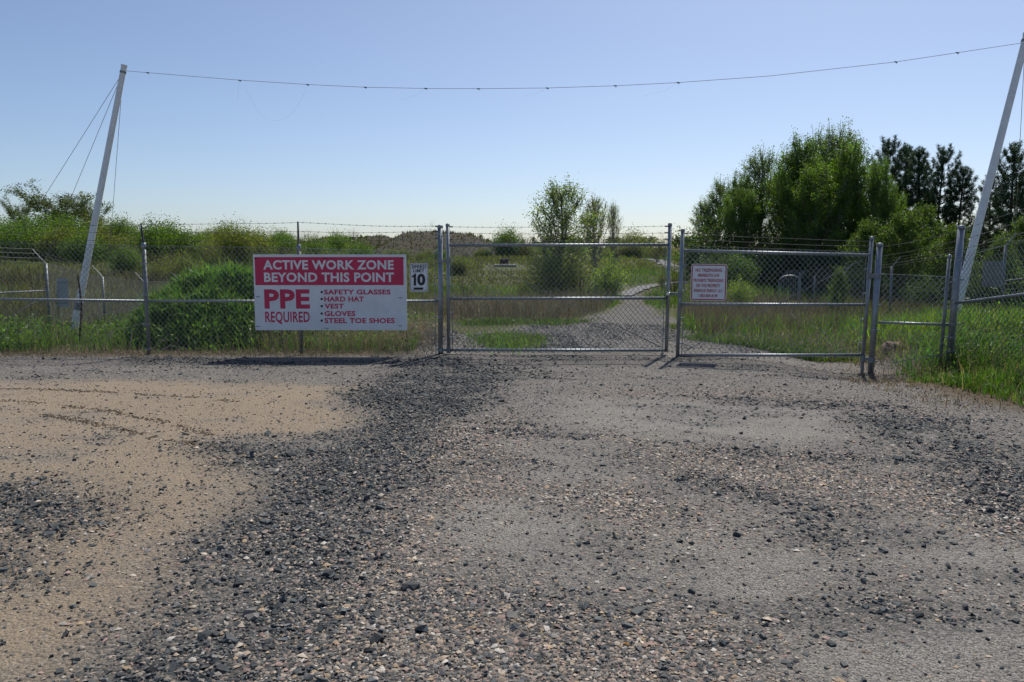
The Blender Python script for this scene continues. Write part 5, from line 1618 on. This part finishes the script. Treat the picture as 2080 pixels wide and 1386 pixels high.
for x, y, D, k in ((1415, 500, 41, 'bush_dark'), (1455, 505, 38, 'bush_dark'), (1500, 510, 37, 'bush_green'), (1545, 500, 39, 'bush_dark'), (1590, 515, 41, 'bush_dark'), (1640, 505, 40, 'bush_dark'),
                   (1690, 510, 38, 'bush_dark'), (1740, 515, 37, 'bush_dark'), (1790, 525, 34, 'bush_green'), (1850, 520, 33, 'bush_dark'), (1905, 520, 32, 'bush_green'), (1970, 520, 30, 'bush_dark'),
                   (2020, 540, 27, 'bush_dark'), (2070, 530, 26, 'bush_green'), (2120, 520, 27, 'bush_dark'), (1440, 450, 42, 'bush_dark'), (1880, 560, 29, 'bush_dark'), (1760, 560, 33, 'bush_dark')):
    plant(k, 'undergrowth_bush', x, y, D, ('dark bush' if k == 'bush_dark' else 'mid-green bush') + (' in the undergrowth under the left half of the poplar clump' if x < 1600 else ' in the undergrowth under the right half of the poplar clump' if x < 1800 else ' in the undergrowth under the pines'), 'bush', 'undergrowth below the right-hand trees', 1.15)
plant('bush_bright', 'bush', 1505, 562, 24.0, 'bright yellow-green bush behind the no-trespassing gate leaf', 'bush', None, 1.05)
plant('young', 'young_tree', 1703, 545, 25.0, 'pale leafy sapling in front of the pen fence behind the right gate leaf', 'tree', None, 0.75)
plant('bush_olive', 'bush', 1590, 590, 31, 'small yellowish bush left of the arched pen gate', 'bush', None, 0.6)
plant('bush_thin', 'bush', 1372, 520, 33, 'twiggy olive bush seen between the two gate leaves', 'bush', None, 0.9)
plant('bush_olive', 'bush', 1345, 545, 36, 'olive bush beside the path left of the latch', 'bush', None, 0.6)
# centre
plant('centre', 'aspen_tree', 1140, 370, 29, 'young aspen with thin foliage standing behind the wide gate leaf', 'tree', None, 1.45, 0.4)
plant('sparse', 'aspen_tree', 1213, 398, 33, 'nearly bare upright aspen right of the leafy one behind the gate', 'tree', None, 1.7, 1.0)
plant('sparse', 'aspen_tree', 1252, 412, 34, 'slimmest bare aspen, rightmost of the three behind the gate', 'tree', None, 0.9, 2.0)
for k, x, y, D, w, lab in (('bush_olive', 1115, 505, 28, 1.0, 'olive bush at the foot of the leafy aspen'), ('bush_thin', 1180, 530, 29, 1.1, 'twiggy dark bush between the leafy and bare aspens'),
                           ('bush_bright', 1238, 520, 28.0, 1.15, 'bright green bush at the bend of the drive'), ('bush_olive', 1065, 560, 30, 0.8, 'low olive bush left of the aspens'),
                           ('bush_thin', 985, 572, 30, 1.2, 'low brownish bush in the field left of the aspens'), ('bush_thin', 945, 560, 27, 1.0, 'low thin bush behind the hinge side of the wide gate leaf'),
                           ('bush_olive', 1150, 500, 30, 1.1, 'tall yellowish bush directly behind the leafy aspen')):
    plant(k, 'bush', x, y, D, lab, 'bush', 'bushes round the aspens', w)

# left hedge and field scrub
for x, y, D, w, k in ((-60, 448, 80, 1.2, 'hedge'), (5, 447, 85, 1.1, 'hedge'), (55, 444, 82, 1.1, 'hedge'), (100, 441, 86, 1.1, 'hedge'), (140, 444, 80, 1.0, 'hedge'), (185, 449, 84, 1.1, 'hedge_olive'),
                      (225, 454, 88, 1.0, 'hedge_olive'), (258, 458, 90, 1.0, 'hedge_olive'), (30, 462, 70, 1.2, 'hedge'), (120, 465, 70, 1.1, 'hedge_olive'), (200, 470, 72, 1.1, 'hedge_olive'), (80, 468, 72, 1.1, 'hedge'), (165, 475, 68, 1.1, 'hedge'), (265, 478, 72, 1.1, 'hedge_olive')):
    plant(k, 'hedge_bush', x, y, D, ('green' if k == 'hedge' else 'yellow-olive') + (' bush in the front row' if y > 458 else ' bush in the back row') + ' of the thick hedge at far left, ' + ('left' if x < 110 else 'right') + ' half', 'bush', 'hedge on the left', w)
for x, y, D, w, lab in ((116, 413, 100, 1.9, 'airy flat-topped tree rising above the left hedge'), (185, 428, 104, 1.3, 'smaller airy tree above the hedge beside the left pole'), (38, 430, 104, 0.9, 'thin small tree poking above the hedge at the far left')):
    plant('airy', 'hedge_tree', x, y, D, lab, 'tree', 'trees above the left hedge', w)
plant('bare', 'hedge_tree', 172, 415, 108, 'bare twiggy dead tree above the hedge by the left pole', 'tree', 'trees above the left hedge', 0.8)
for x, y, D, w, k, lab in ((238, 447, 86, 0.9, 'hedge', 'rounded small bush at the right end of the left hedge'), (310, 455, 62, 0.8, 'hedge', 'green bush behind the barbed arm of the left fence post'),
                           (345, 457, 64, 1.0, 'hedge', 'broad green bush right of the barbed arm'), (385, 474, 64, 1.2, 'hedge', 'low green bush sloping off right of the broad one'),
                           (428, 476, 80, 0.7, 'bush_olive', 'small yellow bush on the skyline left of the big sign'), (517, 458, 75, 1.0, 'bush_olive', 'yellow-green bush on the skyline above the left edge of the big sign'),
                           (585, 482, 70, 1.0, 'hedge', 'green bush above the big sign left of the middle post'), (640, 487, 66, 1.4, 'hedge', 'dark green bush above the big sign right of the middle post'),
                           (716, 462, 130, 0.8, 'bush_thin', 'thin bush on the skyline above the middle of the big sign'), (458, 470, 110, 0.4, 'far_fir', 'tiny conifer on the skyline left of the big sign'),
                           (770, 470, 128, 0.4, 'bush_thin', 'single small shrub on the low spoil heap'), (868, 462, 101, 0.6, 'bush_olive', 'yellow shrub on top of the large spoil heap'),
                           (955, 475, 130, 1.0, 'far_tree', 'small tree on the skyline right of the large spoil heap'), (975, 478, 135, 0.9, 'far_tree', 'second small tree right of the large spoil heap')):
    plant(k, 'skyline_shrub' if 'tree' not in k and 'fir' not in k else 'skyline_tree', x, y, D, lab, 'bush' if 'tree' not in k and 'fir' not in k else 'tree', 'shrubs and trees on the skyline', w)
r3 = random.Random(5)
for i in range(120):
    D = math.exp(r3.uniform(math.log(46), math.log(120))); px = r3.uniform(-40, 1010) if i % 4 else r3.uniform(1010, 1380)
    if px < 300 and D < 55: D = 58
    if 950 < px < 1085 or 1240 < px < 1300: D = max(D, 80)
    x = P(px, 500, D).x; z0 = tz(x, D); hgt = r3.uniform(0.7, 2.0) if D < 60 else r3.uniform(0.9, 3.0)
    if 730 < px < 1010: hgt = min(hgt, 1.0)
    ty = 693 - FPX * math.tan(math.atan2(z0 + hgt - CAM_H, D) + PITCH)
    kk = r3.choice(['hedge_olive', 'bush_olive', 'bush_thin', 'hedge'])
    lk = {'hedge_olive': 'dense yellow-olive', 'bush_olive': 'open yellow-olive', 'bush_thin': 'twiggy half-bare', 'hedge': 'fresh green'}[kk] + ' scrub bush in the ' + ('near' if D < 75 else 'far') + ' field '
    lk += 'behind the left pen' if px < 310 else 'above the big sign' if px < 830 else 'left of the aspens' if px < 1080 else 'right of the aspens'
    plant(kk, 'scrub_bush', px, ty, D, lk, 'bush', 'scrub in the open field', r3.uniform(0.9, 1.5))
for i in range(120):
    px = r3.uniform(880, 1420) if i < 76 else r3.uniform(-60, 900); D = r3.uniform(170, 260)
    kk = r3.choice(['far_tree', 'far_tree', 'far_fir'])
    lk = ('rounded' if kk == 'far_tree' else 'pointed dark') + ' distant tree on the horizon ' + ('over the left pen' if px < 310 else 'over the big sign' if px < 890 else 'over the hinge half of the wide gate leaf' if px < 1130 else 'over the latch half of the wide gate leaf')
    plant(kk, 'far_tree', px, r3.uniform(482, 494) if px > 880 else r3.uniform(478, 492), D, lk, 'tree', 'trees along the horizon', r3.uniform(1.4, 2.8))
